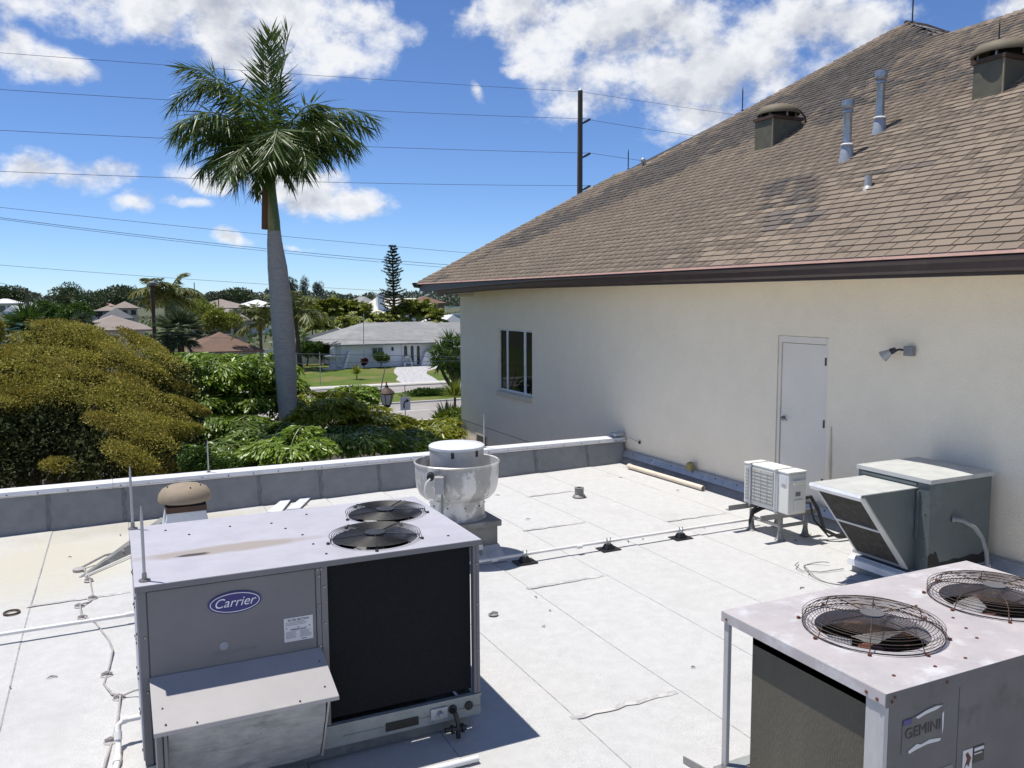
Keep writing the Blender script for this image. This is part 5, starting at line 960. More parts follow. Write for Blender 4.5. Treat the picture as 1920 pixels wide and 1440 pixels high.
for u in range(-120, 372, 27):
    vt = topv(u); lim = 795 if u > 190 else 760
    v = vt+rs.uniform(8, 16)
    while v < lim+rs.uniform(-20, 20):
        uu = u+rs.uniform(-18, 18); Y = 21.6-(v-600)/250*4.3+rs.uniform(-.6, .6); r = rs.uniform(.34, .74)*(.6 if v-vt < 28 else 1)
        if uu > 300: r *= .7
        p = aty(uu, max(v, topv(uu)+10), Y); pc.append(p); pr_.append((r*1.25, r, r*.36)); v += rs.uniform(22, 40)
for (u, v, y, r) in ((250, 862, 16.6, .42), (228, 850, 16.6, .34), (275, 880, 16.6, .30), (285, 830, 17, .42), (305, 870, 17, .30), (265, 800, 17.2, .42), (240, 820, 17.4, .36), (300, 800, 17.5, .4), (320, 802, 17.4, .28), (345, 803, 17.3, .2), (365, 803, 17.3, .13), (375, 770, 18.0, .16), (110, 872, 17.4, .25), (195, 790, 17.2, .3)):
    pc.append(aty(u, v, y)); pr_.append((r*1.2, r, r*.55))
pc = np.array(pc); pr_ = np.array(pr_); n = 1350
tl = np.radians(30)*np.clip((proj(pc)[:, 0]-40)/200, -.25, 1)+RNG.normal(size=len(pc))*.15
Pp, D = puffs(pc, pr_, n, .45, tl); rel = np.repeat(RNG.random(len(pc)), n)
A = D*.7+rnd(len(Pp), .55)+np.array([.15, -.1, .25]); L_ = RNG.uniform(.032, .066, len(Pp))
selg = rel+RNG.normal(size=len(Pp))*.18 < .60
leaves('golden_foliage', Pp[selg], A[selg], L_[selg], L_[selg]*.42, LM['gold'], gt); leaves('bronze_foliage', Pp[~selg], A[~selg], L_[~selg], L_[~selg]*.42, LM['gold2'], gt)
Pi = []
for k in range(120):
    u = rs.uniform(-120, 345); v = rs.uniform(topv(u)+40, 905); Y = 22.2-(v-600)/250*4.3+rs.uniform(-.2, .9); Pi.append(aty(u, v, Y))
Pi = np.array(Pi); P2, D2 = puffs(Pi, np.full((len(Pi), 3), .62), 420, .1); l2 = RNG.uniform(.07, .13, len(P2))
leaves('inner_foliage', P2, D2*.6+rnd(len(P2), .6), l2, l2*.5, LM['inner'], gt)  # very dark leaves put the crown's inner shade into colour

def bush(name, label, cat, c, R, n, ll, m, group=None, lw=.5, np_=9, trunkz=None, seed=0):
    """round bush or tree crown out of several leaf clumps with gaps"""
    rs = random.Random(seed+int(c[0]*7)+int(c[1])); t = thing(name, label, cat, (c[0], c[1], 0), group); c = np.array(c, float); R = np.array(R, float); C_ = []; R_ = []
    for k in range(np_):
        d = np.array([rs.gauss(0, 1), rs.gauss(0, 1), rs.gauss(.2, .8)]); d /= np.linalg.norm(d); C_.append(c+d*R*rs.uniform(.35, .72)); R_.append(R*rs.uniform(.30, .52))
    C_.append(c); R_.append(R*.5); P, D = puffs(C_, R_, n//len(C_), .25)
    l = RNG.uniform(.6, 1.2, len(P))*ll; leaves('crown', P, D*.7+rnd(len(P), .55), l, l*lw, m, t)
    trunk(t, [(c[0], c[1], 0), (c[0]+.1*R[0], c[1], c[2]*.5), (c[0], c[1], c[2])], [max(.03, R[0]*.07), max(.025, R[0]*.05), .02]); return t

# second golden tree at the far left edge
p = aty(-25, 625, 27); bush('golden_tree', 'yellow tree cut by the left edge above the golden tree', 'tree', p, (.75, .75, .95), 9000, .10, LM['gold'])

# ---- fishtail palms between the golden tree and the stucco wall
def fishtail(label, u, v, y, w, h, nf, m, ls=.17, group='fishtail palms beyond the parapet', seed=0):
    """clump of arching fronds whose side branches carry wedge shaped leaflets"""
    rs = random.Random(seed); c = aty(u, v, y); t = thing('fishtail_palm', label, 'palm', (c[0], c[1], 0), group); P = []; A = []; L = []; st = MB()
    for k in range(nf):
        a = 2*math.pi*(k+rs.random()*.6)/nf; d = np.array([math.cos(a), math.sin(a), 0]); f0 = c+np.array([0, 0, -h*.55+.2*rs.random()*h]); el = rs.uniform(.35, 1.0)
        f1 = f0+d*w*.35+np.array([0, 0, h*(.55+.55*el)]); f2 = f0+d*w*rs.uniform(.8, 1.1)+np.array([0, 0, h*(.25+.65*el)*rs.uniform(.5, 1)])
        tt = np.linspace(0, 1, 8)[:, None]; cv = (1-tt)**2*f0+2*tt*(1-tt)*f1+tt*tt*f2; st.tube(cv, list(np.linspace(.022, .006, 8)), 5)
        for i in range(15):
            s_ = .22+.78*i/14; q = (1-s_)**2*f0+2*s_*(1-s_)*f1+s_*s_*f2; tg = 2*(1-s_)*(f1-f0)+2*s_*(f2-f1); tg /= np.linalg.norm(tg); sd = np.cross(tg, (0, 0, 1)); sd /= np.linalg.norm(sd)+1e-6
            for sg in (-1, 1):
                pl = w*.52*math.sin(math.pi*(.12+.74*s_)); dr = tg*.45+sd*sg*.9+np.array([0, 0, .15]); dr /= np.linalg.norm(dr); m_ = 10
                s2 = np.linspace(.12, 1, m_)[:, None]; base = q+dr*pl*s2+np.array([0, 0, -1.])*(pl*.38)*s2**2
                sd2 = np.cross(dr, (0, 0, 1.)); sd2 /= np.linalg.norm(sd2)+1e-6; al = np.where(np.arange(m_)[:, None] % 2 == 0, 1, -1)
                P.append(base); A.append(dr*.55+sd2*al*.55+np.array([0, 0, -.55])+RNG.normal(size=(m_, 3))*.22); L.append(ls*RNG.uniform(.75, 1.25, m_))
        b_ = f0.copy(); b_[2] = 0; st.tube([b_+d*.1, f0], [.04, .022], 5)
    P = np.concatenate(P); A = np.concatenate(A); L = np.concatenate(L)
    leaves('crown', P, A, L*1.12, L*.36, m, t, wide=.66, fold=.12, up=np.tile([0, 0, 1.], (len(P), 1))+rnd(len(P), .4)); st.build('stems', RACH, t, smooth=60); return t
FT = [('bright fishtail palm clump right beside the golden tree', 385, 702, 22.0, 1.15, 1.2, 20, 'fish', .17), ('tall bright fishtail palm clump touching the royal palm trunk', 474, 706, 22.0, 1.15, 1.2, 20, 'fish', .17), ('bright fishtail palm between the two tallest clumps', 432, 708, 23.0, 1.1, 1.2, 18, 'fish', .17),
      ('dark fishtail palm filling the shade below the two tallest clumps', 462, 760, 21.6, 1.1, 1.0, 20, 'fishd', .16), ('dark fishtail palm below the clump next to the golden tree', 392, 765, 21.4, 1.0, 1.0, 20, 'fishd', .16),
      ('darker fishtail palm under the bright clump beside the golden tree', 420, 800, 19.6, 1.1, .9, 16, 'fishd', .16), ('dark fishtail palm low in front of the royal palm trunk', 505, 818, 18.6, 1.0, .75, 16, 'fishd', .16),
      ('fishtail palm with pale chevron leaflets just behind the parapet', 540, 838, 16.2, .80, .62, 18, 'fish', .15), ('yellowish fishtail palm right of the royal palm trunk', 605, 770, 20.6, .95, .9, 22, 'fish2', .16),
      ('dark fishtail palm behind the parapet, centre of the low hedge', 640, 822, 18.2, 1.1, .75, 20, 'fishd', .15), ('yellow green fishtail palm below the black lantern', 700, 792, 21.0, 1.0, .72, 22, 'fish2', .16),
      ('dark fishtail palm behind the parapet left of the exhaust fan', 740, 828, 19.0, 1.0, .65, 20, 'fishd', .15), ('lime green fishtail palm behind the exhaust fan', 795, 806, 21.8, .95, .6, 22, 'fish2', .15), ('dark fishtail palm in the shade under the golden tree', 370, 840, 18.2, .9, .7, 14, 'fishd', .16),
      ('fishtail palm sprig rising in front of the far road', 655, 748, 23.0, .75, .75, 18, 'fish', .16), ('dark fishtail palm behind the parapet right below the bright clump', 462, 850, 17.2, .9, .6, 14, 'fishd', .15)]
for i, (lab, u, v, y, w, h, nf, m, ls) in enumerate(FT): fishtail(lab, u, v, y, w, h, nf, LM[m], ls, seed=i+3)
p = aty(845, 800, 24.5); bush('croton_bush', 'lime yellow bush against the corner of the stucco wall', 'bush', p, (.75, .7, .55), 5000, .16, LM['lime'], lw=.35)
p = aty(390, 875, 15.8); bush('low_hedge_bush', 'low green bush peeking over the parapet beside a lightning rod', 'bush', p, (.55, .4, .42), 6000, .055, LM['shrub'])
p = aty(440, 885, 15.8); bush('low_hedge_bush', 'low green bush over the parapet right of the lightning rod', 'bush', p, (.4, .35, .30), 4000, .055, LM['shrub'])
def spear(name, label, p, n, ll, lw, m, cat='plant', up=.55):
    t = thing(name, label, cat, (p[0], p[1], 0)); d = rnd(n); d[:, 2] = np.abs(d[:, 2])*1.1+up; d = nrmz(d); P = np.tile(np.array(p, float), (n, 1))+d*.06
    l = RNG.uniform(.7, 1.1, n)*ll; leaves('blades', P, d, l, lw, m, t, wide=.45, up=np.tile([0, 0, 1.], (n, 1))); trunk(t, [(p[0], p[1], 0), tuple(p)], [.06, .05]); return t
spear('spiky_plant', 'spiky dark green plant by the near road beside the stucco wall', aty(838, 790, 31), 130, .85, .07, LM['cabb'])
p1 = aty(702, 790, 27); p2 = aty(722, 690, 26.2); b = MB(); b.tube([p1, (p1+p2)/2, p2], [.03, .022, .012], 6); b.build('bare_stalk', M['stand'], loc=(p1[0], p1[1], 0), smooth=60, label='thin bare slanting stalk left of the lantern', cat='stalk')
p1 = aty(560, 775, 27); p2 = aty(555, 715, 26.5); b = MB(); b.tube([p1, p2], [.025, .012], 6); b.build('bare_stalk', M['stand'], loc=(p1[0], p1[1], 0), smooth=60, label='thin dark stalk right beside the royal palm trunk', cat='stalk')

# ================================================================== street furniture
YL = 27.0; c = aty(725, 742, YL); lp = thing('street_lantern', 'black lantern street lamp with glass panes above the hedge', 'lamp', (c[0], c[1], 0))
lx, ly = c[0], c[1]; zt_ = aty(725, 720, YL)[2]
b = MB(); b.tube([(lx, ly, 0), (lx, ly, .5), (lx, ly, zt_-.75)], [.09, .06, .05], 12); b.build('post', M['dark_metal'], lp, smooth=40)
b = MB(); b.lathe([(.10, -.78), (.13, -.75), (.12, -.72), (.15, -.70)], (lx, ly, zt_), 8); b.build('collar', M['dark_metal'], lp)
b = MB(); b.lathe([(.27, -.33), (.28, -.30), (.24, -.25), (.15, -.17), (.07, -.12), (.05, -.08), (.06, -.05), (.025, -.02), (.02, .05), (.001, .10)], (lx, ly, zt_), 16); b.build('roof', M['brownband'], lp, smooth=40)
for k in range(6):
    a0, a1 = 2*math.pi*k/6, 2*math.pi*(k+1)/6; P0 = lambda a, r, z: (lx+r*math.cos(a), ly+r*math.sin(a), zt_+z)
    b = MB(); b.tube([P0(a0, .14, -.70), P0(a0, .24, -.33)], .012, 5); b.build('frame_bar', M['dark_metal'], lp)
    b = MB(); b.poly([P0(a0, .132, -.69), P0(a1, .132, -.69), P0(a1, .228, -.34), P0(a0, .228, -.34)]); b.build('pane', M['sticker'], lp)
YS_ = 36.0; c = aty(760, 757, YS_); e = aty(760, 722, YS_); sg = thing('arrow_sign', 'white road sign with a black curved right arrow beside the lantern', 'sign', (c[0], c[1], 0)); w = .235
b = MB(); b.tube([(c[0], c[1]+.03, 0), (c[0], c[1]+.03, e[2])], .022, 8); b.build('post', M['galv'], sg)
b = MB(); b.box((c[0]-w, c[1]-.012, c[2]-.29), (c[0]+w, c[1], c[2]+.29)); pl = b.build('plate', M['white'], sg, bevel=.004)
b = MB(); pts = [(-.09, -.17), (-.03, -.17), (-.03, -.02), (-.01, .05), (.04, .08), (.04, .03), (.16, .11), (.04, .19), (.04, .135), (-.03, .105), (-.08, .03), (-.09, -.03)]
b.prism([(c[0]+x*1.15, c[1]-.0135, c[2]+z*1.2) for x, z in pts], (0, .001, 0)); b.build('arrow', M['ink'], pl)
# ================================================================== the white house across the road and its garden
WHITE = mat('white_house_paint', (.82, .83, .85), (.77, .78, .80), scale=.8, rough=.8)
GREYR = mat('grey_shingle_roof', (.26, .26, .255), (.21, .21, .205), scale=1.2, rough=.95, c3=(.31, .31, .30), s3=.4, f3=.5, w3=.2, stretch=(1, 1, 4))
TANR = mat('tan_roof', (.27, .225, .19), (.225, .185, .16), scale=1, rough=.95, stretch=(1, 1, 4)); BRNR = mat('brown_roof', (.175, .105, .075), (.14, .09, .065), scale=1, rough=.95, stretch=(1, 1, 4))
DGR = mat('dark_grey_roof', (.13, .13, .14), (.10, .10, .11), scale=1, rough=.9); WHR = mat('white_roof', (.66, .66, .66), (.6, .6, .6), rough=.7); PINKR = mat('pink_tile_roof', (.40, .27, .22), (.34, .23, .19), scale=1, rough=.9)
CRM = mat('cream_house', (.55, .50, .42), rough=.9); TEAL = mat('teal_house', (.22, .42, .43), rough=.9); BRNW = mat('brown_house_wall', (.22, .15, .10), rough=.9); TANW = mat('tan_house_wall', (.36, .31, .25), rough=.9)
PANE = mat('house_pane', (.02, .03, .03), rough=.1, spec=.8); SCREEN = mat('screen_cage', (.045, .048, .05), rough=.8); SCRG = mat('green_pane', (.03, .07, .055), rough=.15, spec=.7)
def house(name, label, x0, x1, y0, y1, eave, ridge, wm, rm, wins=(), hip=None, over=.6, cat='house', chimney=None):
    t = thing(name, label, cat, ((x0+x1)/2, (y0+y1)/2, 0))
    b = MB(); b.box((x0, y0, 0), (x1, y1, eave)); b.build('wall', wm, t)
    a, c, d, e = x0-over, x1+over, y0-over, y1+over; b = MB()
    if x1-x0 >= y1-y0: h = (e-d)/2 if hip is None else hip; r0, r1 = (a+h, (d+e)/2, ridge), (c-h, (d+e)/2, ridge)
    else: h = (c-a)/2 if hip is None else hip; r0, r1 = ((a+c)/2, d+h, ridge), ((a+c)/2, e-h, ridge)
    z = eave-.05; base = [(a, d, z), (c, d, z), (c, e, z), (a, e, z)]; low = [(x, y, z-.16) for x, y, _ in base]
    vs = base+[r0, r1]+low
    fs = [(0, 1, 5, 4), (1, 2, 5), (2, 3, 4, 5), (3, 0, 4)] if x1-x0 >= y1-y0 else [(0, 1, 4), (1, 2, 5, 4), (2, 3, 5), (3, 0, 4, 5)]
    fs += [(0, 6, 7, 1), (1, 7, 8, 2), (2, 8, 9, 3), (3, 9, 6, 0), (6, 9, 8, 7)]; b.add(vs, fs); ro = b.build('roof', rm, t)
    if chimney: cxx, cyy, cw, ch = chimney; b = MB(); b.box((cxx-cw/2, cyy-cw/2, eave), (cxx+cw/2, cyy+cw/2, ch)); b.box((cxx-cw/2-.1, cyy-cw/2-.1, ch), (cxx+cw/2+.1, cyy+cw/2+.1, ch+.15)); b.build('chimney', wm, ro)
    for (u0, u1, w0, w1) in wins:
        b = MB(); b.box((u0-.08, y0-.05, w0-.08), (u1+.08, y0-.003, w1+.08)); wf = b.build('window', M['white'], t)
        b = MB(); b.box((u0, y0-.06, w0), (u1, y0-.051, w1)); b.build('pane', PANE, wf)
    return t
YH = 96.5; hx = lambda u: aty(u, 670, YH)[0]; hz = lambda v, u=720: aty(u, v, YH)[2]
wh_ = house('white_house', 'long low white house with pale grey hip roof across the road', hx(641), hx(905), YH, YH+13, 2.85, hz(608)+.05, WHITE, GREYR, hip=5.2, over=.9)
def hpart(name, pts, m, d=.15, y=YH): b = MB(); b.prism([(hx(u), y-.02-d, hz(v, u)) for u, v in pts], (0, d, 0)); return b.build(name, m, wh_)
hpart('buttress', [(640, 690), (644, 690), (655, 658), (651, 658)], M['white'], .9)
wf = hpart('window', [(697, 668), (719, 668), (719, 650), (697, 650)], M['white'], .06); b = MB(); b.box((hx(698.5), YH-.09, hz(666.5)), (hx(707), YH-.081, hz(651.5))); b.build('pane', SCRG, wf); b = MB(); b.box((hx(708), YH-.09, hz(666.5)), (hx(717.5), YH-.081, hz(651.5))); b.build('pane', SCRG, wf)
en = hpart('entrance_surround', [(753, 684), (791, 684), (791, 645), (753, 645)], M['white'], .12)
for (u0, u1) in ((757, 763), (769.5, 775), (781, 786.5)):
    b = MB(); n_ = 9; uc = (u0+u1)/2; pts = [(u0, 683), (u1, 683), (u1, 651)]+[(uc+(u1-u0)/2*math.cos(math.pi*k/n_), 651-3*math.sin(math.pi*k/n_)) for k in range(1, n_)]+[(u0, 651)]
    b.prism([(hx(u), YH-.16, hz(v, u)) for u, v in pts], (0, .015, 0)); b.build('arched_door', PANE, en)
b = MB(); b.box((hx(734.5), YH-.2, hz(658)), (hx(737.5), YH-.021, hz(652))); b.build('wall_lamp', M['black'], wh_)
hpart('garden_wall', [(784, 687), (830, 687), (830, 655), (800, 655), (793, 660), (787, 675)], M['white'], 1.0)
b = MB(); A_ = [(hx(800), YH-3.2, hz(655, 800)+.2), (hx(905), YH-3.2, hz(655, 800)+.2), (hx(905), YH+3, hz(612)+.1), (hx(838), YH+3, hz(612)+.1)]; b.prism(A_, (0, 0, .15)); b.build('entrance_roof', GREYR, wh_)
b = MB(); b.tube([(hx(676), YH-1.2, 0), (hx(678.5), YH-1.2, hz(588, 679))], .05, 8); b.build('flag_pole', M['galv'], loc=(hx(676), YH-1.2, 0), label='white flag pole in front of the white house', cat='pole')
YCg = 106; cgx = lambda u: aty(u, 640, YCg)[0]
cg = thing('pool_cage', 'dark screened pool cage left behind the white house', 'pool cage', (cgx(640), YCg, 0)); b = MB(); a, c_ = cgx(600), cgx(690); ze_ = aty(620, 636, YCg)[2]; zr_ = aty(650, 617, YCg)[2]
b.add([(a, YCg, ze_), (c_, YCg, ze_), (c_, YCg+9, ze_), (a, YCg+9, ze_), (a+3.3, YCg+4.5, zr_), (c_, YCg+4.5, zr_), (a, YCg, 0), (c_, YCg, 0), (c_, YCg+9, 0), (a, YCg+9, 0)], [(0, 1, 5, 4), (1, 2, 5), (2, 3, 4, 5), (3, 0, 4), (0, 6, 7, 1), (1, 7, 8, 2), (2, 8, 9, 3), (3, 9, 6, 0)]); b.build('screen', SCREEN, cg)
b = MB()
for k in range(5): x = a+(c_-a)*k/4; b.box((x-.05, YCg-.06, 0), (x+.05, YCg-.005, ze_))
b.box((a, YCg-.07, ze_-.06), (c_, YCg-.004, ze_+.06)); b.tube([(a+3.3, YCg+4.4, zr_+.05), (a+4.6, YCg, ze_+.08)], .05, 5); b.build('frame', M['white_metal'], cg)
YF = 105.0; fx = lambda u: aty(u, 670, YF)[0]; fe = thing('garden_fence', 'white board garden fence left of the white house', 'fence', (fx(590), YF, 0))
zt_ = aty(590, 653, YF)[2]; x = fx(380)
while x < fx(646):
    b = MB(); b.box((x, YF, .05), (x+1.75, YF+.05, zt_)); b.build('panel', M['white'], fe); b = MB(); b.box((x-.1, YF-.04, 0), (x-.005, YF+.09, zt_+.12)); b.build('post', M['white'], fe); x += 1.86
c = atz(625, 692, 0); fo = thing('garden_fountain', 'white tiered garden fountain on the lawn left of the white house', 'fountain', (c[0], c[1], 0)); c[2] = .01
b = MB(); b.lathe([(1.3, 0), (1.3, .08), (.5, .1)], c, 20); b.build('plinth', CONC, fo); b = MB(); b.lathe([(.55, .08), (.5, .3), (.38, .5), (.42, .9), (.3, 1.1), (.3, 1.2)], c, 14); b.build('pedestal', M['alu_dull'], fo, smooth=50)
b = MB(); b.lathe([(.3, 1.2), (.8, 1.32), (1.1, 1.45), (1.12, 1.52), (1.0, 1.5), (.3, 1.4)], c, 24); b.build('basin', M['white'], fo, smooth=50); b = MB(); b.lathe([(.25, 1.4), (.15, 1.6), (.28, 1.8), (.34, 2.2), (.25, 2.45), (.1, 2.5), (.001, 2.5)], c, 14); b.build('figure', M['sticker'], fo, smooth=50)
c = atz(765, 687, 0); be = thing('garden_bench', 'pale curved garden bench by the white house entrance', 'bench', (c[0], c[1], 0)); x, y = c[0], c[1]
b = MB(); b.box((x-.6, y-.25, .40), (x+.6, y+.25, .50)); b.build('seat', M['sticker'], be, bevel=.03)
for s_ in (-.42, .42): b = MB(); b.box((x+s_-.12, y-.2, 0), (x+s_+.12, y+.2, .399)); b.build('leg', M['sticker'], be)
b = MB(); pts = [(x-.58, .501)]+[(x+.58*math.cos(math.pi*(1-k/10)), .6+.65*math.sin(math.pi*k/10)) for k in range(11)]+[(x+.58, .501)]; b.prism([(q[0], y+.2, q[1]) for q in pts], (0, .06, 0)); bk = b.build('backrest', M['sticker'], be)
for k in range(5): b = MB(); b.box((x-.40+k*.17, y+.185, .6), (x-.32+k*.17, y+.1995, 1.0)); b.build('opening', M['curb'], bk)
p = aty(713, 672, 95); bush('round_shrub', 'round dark green shrub under the white house window', 'bush', p, (.95, .9, .9), 3000, .2, LM['shrub'])
p = aty(683, 680, 95); bush('red_shrub', 'small dark red shrub left of the round shrub', 'bush', p, (.38, .38, .5), 900, .22, LM['red'])
spear('young_palm', 'young yellowish palm alone on the lawn', aty(669, 703, 82.5), 46, 1.25, .16, LM['areca'], 'palm', .5)
for i, (u, v, lab) in enumerate(((575, 655, 'leftmost of three shrubs along the white fence'), (600, 655, 'middle one of three shrubs along the white fence'), (622, 658, 'rightmost of three shrubs along the white fence'))):
    p = aty(u, v, 103); bush('fence_shrub', lab, 'bush', p, (1.5, 1.2, 1.1), 2200, .26, LM['shrub'], 'shrubs along the fence')
for i, (u0, lab) in enumerate(((672, 'low green hedge on the median left of the lantern'), (805, 'low green hedge on the median right of the lantern'))):
    p = aty(u0, 737, 65); bush('median_hedge', lab, 'hedge', p, (2.2 if i else 1.6, .8, .55), 3800, .20, LM['shrub'], 'median hedges', np_=16)
b = MB(); c = atz(601, 722, 0); b.tube([(c[0], c[1], 0), (c[0], c[1], aty(600, 660, c[1])[2])], .035, 8); b.build('thin_post', M['galv'], loc=(c[0], c[1], 0), label='thin grey post at the pavement in front of the lawn', cat='post')
# multi-headed dracaena by the building corner
YD = 66; dr = thing('screw_palm', 'branching palm-like tree with tufted heads at the corner of the stucco building', 'tree', (aty(858, 740, YD)[0], YD, 0)); b0 = np.array((aty(858, 735, YD)[0], YD, 0)); P = []; A = []
for (u, v, dy) in ((843, 638, 0), (828, 652, 0), (853, 650, -.6), (818, 668, .4), (838, 672, -.8), (860, 672, .6), (848, 690, -.4), (822, 684, 0), (868, 640, .5), (858, 700, 0)):
    h = aty(u, v, YD+dy); trunk(dr, [tuple(b0), tuple((b0*.4+h*.6)-np.array((0, 0, .35))), tuple(h)], [.13, .09, .06], name='stem'); d = nrmz(rnd(85)+np.array((0, 0, .35))); P.append(np.tile(h, (85, 1))+d*.1); A.append(d)
P = np.concatenate(P); A = np.concatenate(A); leaves('crown', P, A+np.array((0, 0, -.1)), RNG.uniform(.7, 1.25, len(P)), .12, LM['shrub'], dr, wide=.35)
p = aty(853, 745, 33); spear('grass_palm', 'light green feathery palm tuft hugging the corner of the stucco wall', p, 120, .9, .05, LM['lime'], 'palm', .2)

# ================================================================== palms and trees in the middle distance
def palm(name, label, u, v, y, rf, nf, m, ll=.5, lw=.09, nl=26, hang=.55, ubase=None, tr=.16, group=None, seed=0, cat='palm', elev=(-.1, 1.1)):
    rs = random.Random(seed+u); c = aty(u, v, y); t = thing(name, label, cat, (c[0], c[1], 0), group); ub = u if ubase is None else ubase; g = aty(ub, v, y)
    trunk(t, [(g[0], y, 0), ((g[0]*.6+c[0]*.4), y, c[2]*.5), tuple(c)], [tr*1.3, tr, tr*.7]); f = Fronds()
    for k in range(nf):
        a = 2*math.pi*(k+.5*rs.random())/nf; e = rs.uniform(*elev); d = np.array((math.cos(a)*math.cos(e), math.sin(a)*math.cos(e), math.sin(e)))
        L = rf*rs.uniform(.85, 1.1); p1 = c+d*L*.55+np.array((0, 0, .12*L)); p2 = c+d*L*.95+np.array((0, 0, -L*.38*math.cos(e)))
        f.add(c, p1, p2, nl, ll*rf, lw*rf, hang=hang, lean=.5, rach=.02*rf, spread=.15)
    f.build(t, m); return t
palm('coconut_palm', 'tall coconut palm with drooping fronds behind the shoebox lamp post', 312, 558, 60, 2.6, 17, LM['coco'], .36, .05, 36, .7, seed=1)
palm('coconut_palm', 'coconut palm with bent brown trunk right of the royal palm trunk', 553, 588, 98, 4.6, 16, LM['coco'], .32, .04, 34, .7, ubase=560, tr=.24, seed=2)
palm('coconut_palm', 'palm left behind the royal palm trunk above the brown roof', 488, 607, 80, 2.9, 15, LM['coco'], .32, .05, 30, .65, seed=3)
palm('small_palm', 'small dark palm among the houses near the utility pole', 118, 577, 150, 3.2, 13, LM['dark'], .35, .07, 20, .6, seed=4)
palm('small_palm', 'short palm in front of the tan house with the trellis', 440, 597, 92, 1.7, 12, LM['cabb'], .35, .06, 20, .5, seed=5)
def fanpalm(label, u, v, y, r, n, m, seed):
    rs = random.Random(seed); c = aty(u, v, y); t = thing('cabbage_palm', label, 'palm', (c[0], c[1], 0)); trunk(t, [(c[0], y, 0), tuple(c)], [.18, .15]); P = []; A = []; L = []
    for k in range(n):
        d = np.array([rs.gauss(0, 1), rs.gauss(0, 1), rs.gauss(.15, .75)]); d /= np.linalg.norm(d); h = c+d*r*.45; sd = np.cross(d, (0, 0, 1.)); sd /= np.linalg.norm(sd)+1e-6; up_ = np.cross(sd, d); a = np.linspace(-1.5, 1.5, 22)[:, None]
        P.append(np.tile(h, (22, 1))); A.append(d*np.cos(a)+sd*np.sin(a)+up_*.1+np.array((0, 0, -.25))); L.append(r*.62*(1-.25*np.abs(a[:, 0])/1.5)*RNG.uniform(.85, 1.1, 22))
    P = np.concatenate(P); leaves('crown', P, np.concatenate(A), np.concatenate(L), r*.05, m, t, wide=.4); return t
fanpalm('fan leaved cabbage palm with grey hanging leaves in front of the lamp post', 338, 622, 42, 1.35, 46, LM['cabb'], 3)
fanpalm('spiky palm top poking over the golden tree at the far left', 50, 618, 30, 1.0, 34, LM['shrub'], 5)
fanpalm('spiky palm tip over the golden tree below the tan roof', 158, 610, 31, .55, 20, LM['cabb'], 6)
for i, (u, v, y, r) in enumerate(((585, 600, 122, 2.8), (612, 590, 124, 3.2), (640, 588, 125, 3.2), (665, 592, 124, 3.0), (688, 598, 122, 2.6), (600, 615, 118, 2.4), (655, 612, 118, 2.6), (745, 598, 122, 2.4), (768, 588, 123, 2.9), (795, 588, 123, 2.9), (818, 600, 120, 2.2), (720, 606, 119, 2.0))):
    lab = ('areca palm in the clump left of the big pine, ' if i < 7 else 'areca palm in the clump right of the big pine, ')+['first from the left', 'tallest left part', 'at the middle', 'right of the middle', 'rightmost', 'low front left one', 'low front right one', 'leftmost', 'left of the middle', 'right of the middle', 'rightmost by the canal', 'low one at the pine foot'][i]
    palm('areca_palm', lab, u, v, y, r, 30, LM['areca'], .34, .10, 22, .55, tr=.10, group='areca palm clumps', seed=20+i, elev=(.0, 1.25))
for i, (u, v, y, r, lab) in enumerate(((385, 600, 88, 1.9, 'yellow green bush right of the cabbage palm'), (415, 605, 86, 1.7, 'yellow bush in front of the tan house'), (372, 590, 92, 1.6, 'yellow green bush behind the cabbage palm'))):
    bush('yellow_bush', lab, 'bush', aty(u, v, y), (r*1.2, r, r), 3000, .28, LM['areca'])
# Norfolk pine
YN = 122; nt = aty(735, 460, YN); nb = nt[2]-aty(738, 560, YN)[2]; npn = thing('norfolk_pine', 'tall dark tiered Norfolk pine standing above the roofs', 'tree', (nt[0], YN, 0)); trunk(npn, [(nt[0]+.2, YN, 0), (nt[0]+.1, YN, nt[2]*.6), tuple(nt)], [.28, .18, .03])
P = []; A = []; rs = random.Random(2); z = nt[2]-.2; k = 0; bb = MB()
while z > nt[2]-10.6:
    h = nt[2]-z; r = min(.30+.45*h, 1.55) if h < 4.2 else (1.2 if h < 7 else 1.9); r *= rs.uniform(.75, 1.1)
    for j in range(7):
        if rs.random() < (.1 if h < 4.5 else .3): continue
        a = 2*math.pi*j/7+k*.5+rs.uniform(-.15, .15); s_ = np.linspace(.12, 1, 16)[:, None]; d = np.array((math.cos(a), math.sin(a), 0)); br = np.array((nt[0]+.05, YN, z))+d*r*s_+np.array((0, 0, 1.))*(.28*r*s_**2-.05)
        br = np.repeat(br, 4, 0); P.append(br); A.append(np.tile(d*.5, (64, 1))+np.array((0, 0, .35))+rnd(64, .35)); bb.tube([(nt[0]+.05, YN, z), tuple(br[-1])], [.04, .015], 4)
    z -= rs.uniform(.36, .5); k += 1
P = np.concatenate(P); A = np.concatenate(A); leaves('crown', P, A, RNG.uniform(.18, .34, len(P)), .09, LM['pine'], npn); bb.build('branches', WOOD, npn)
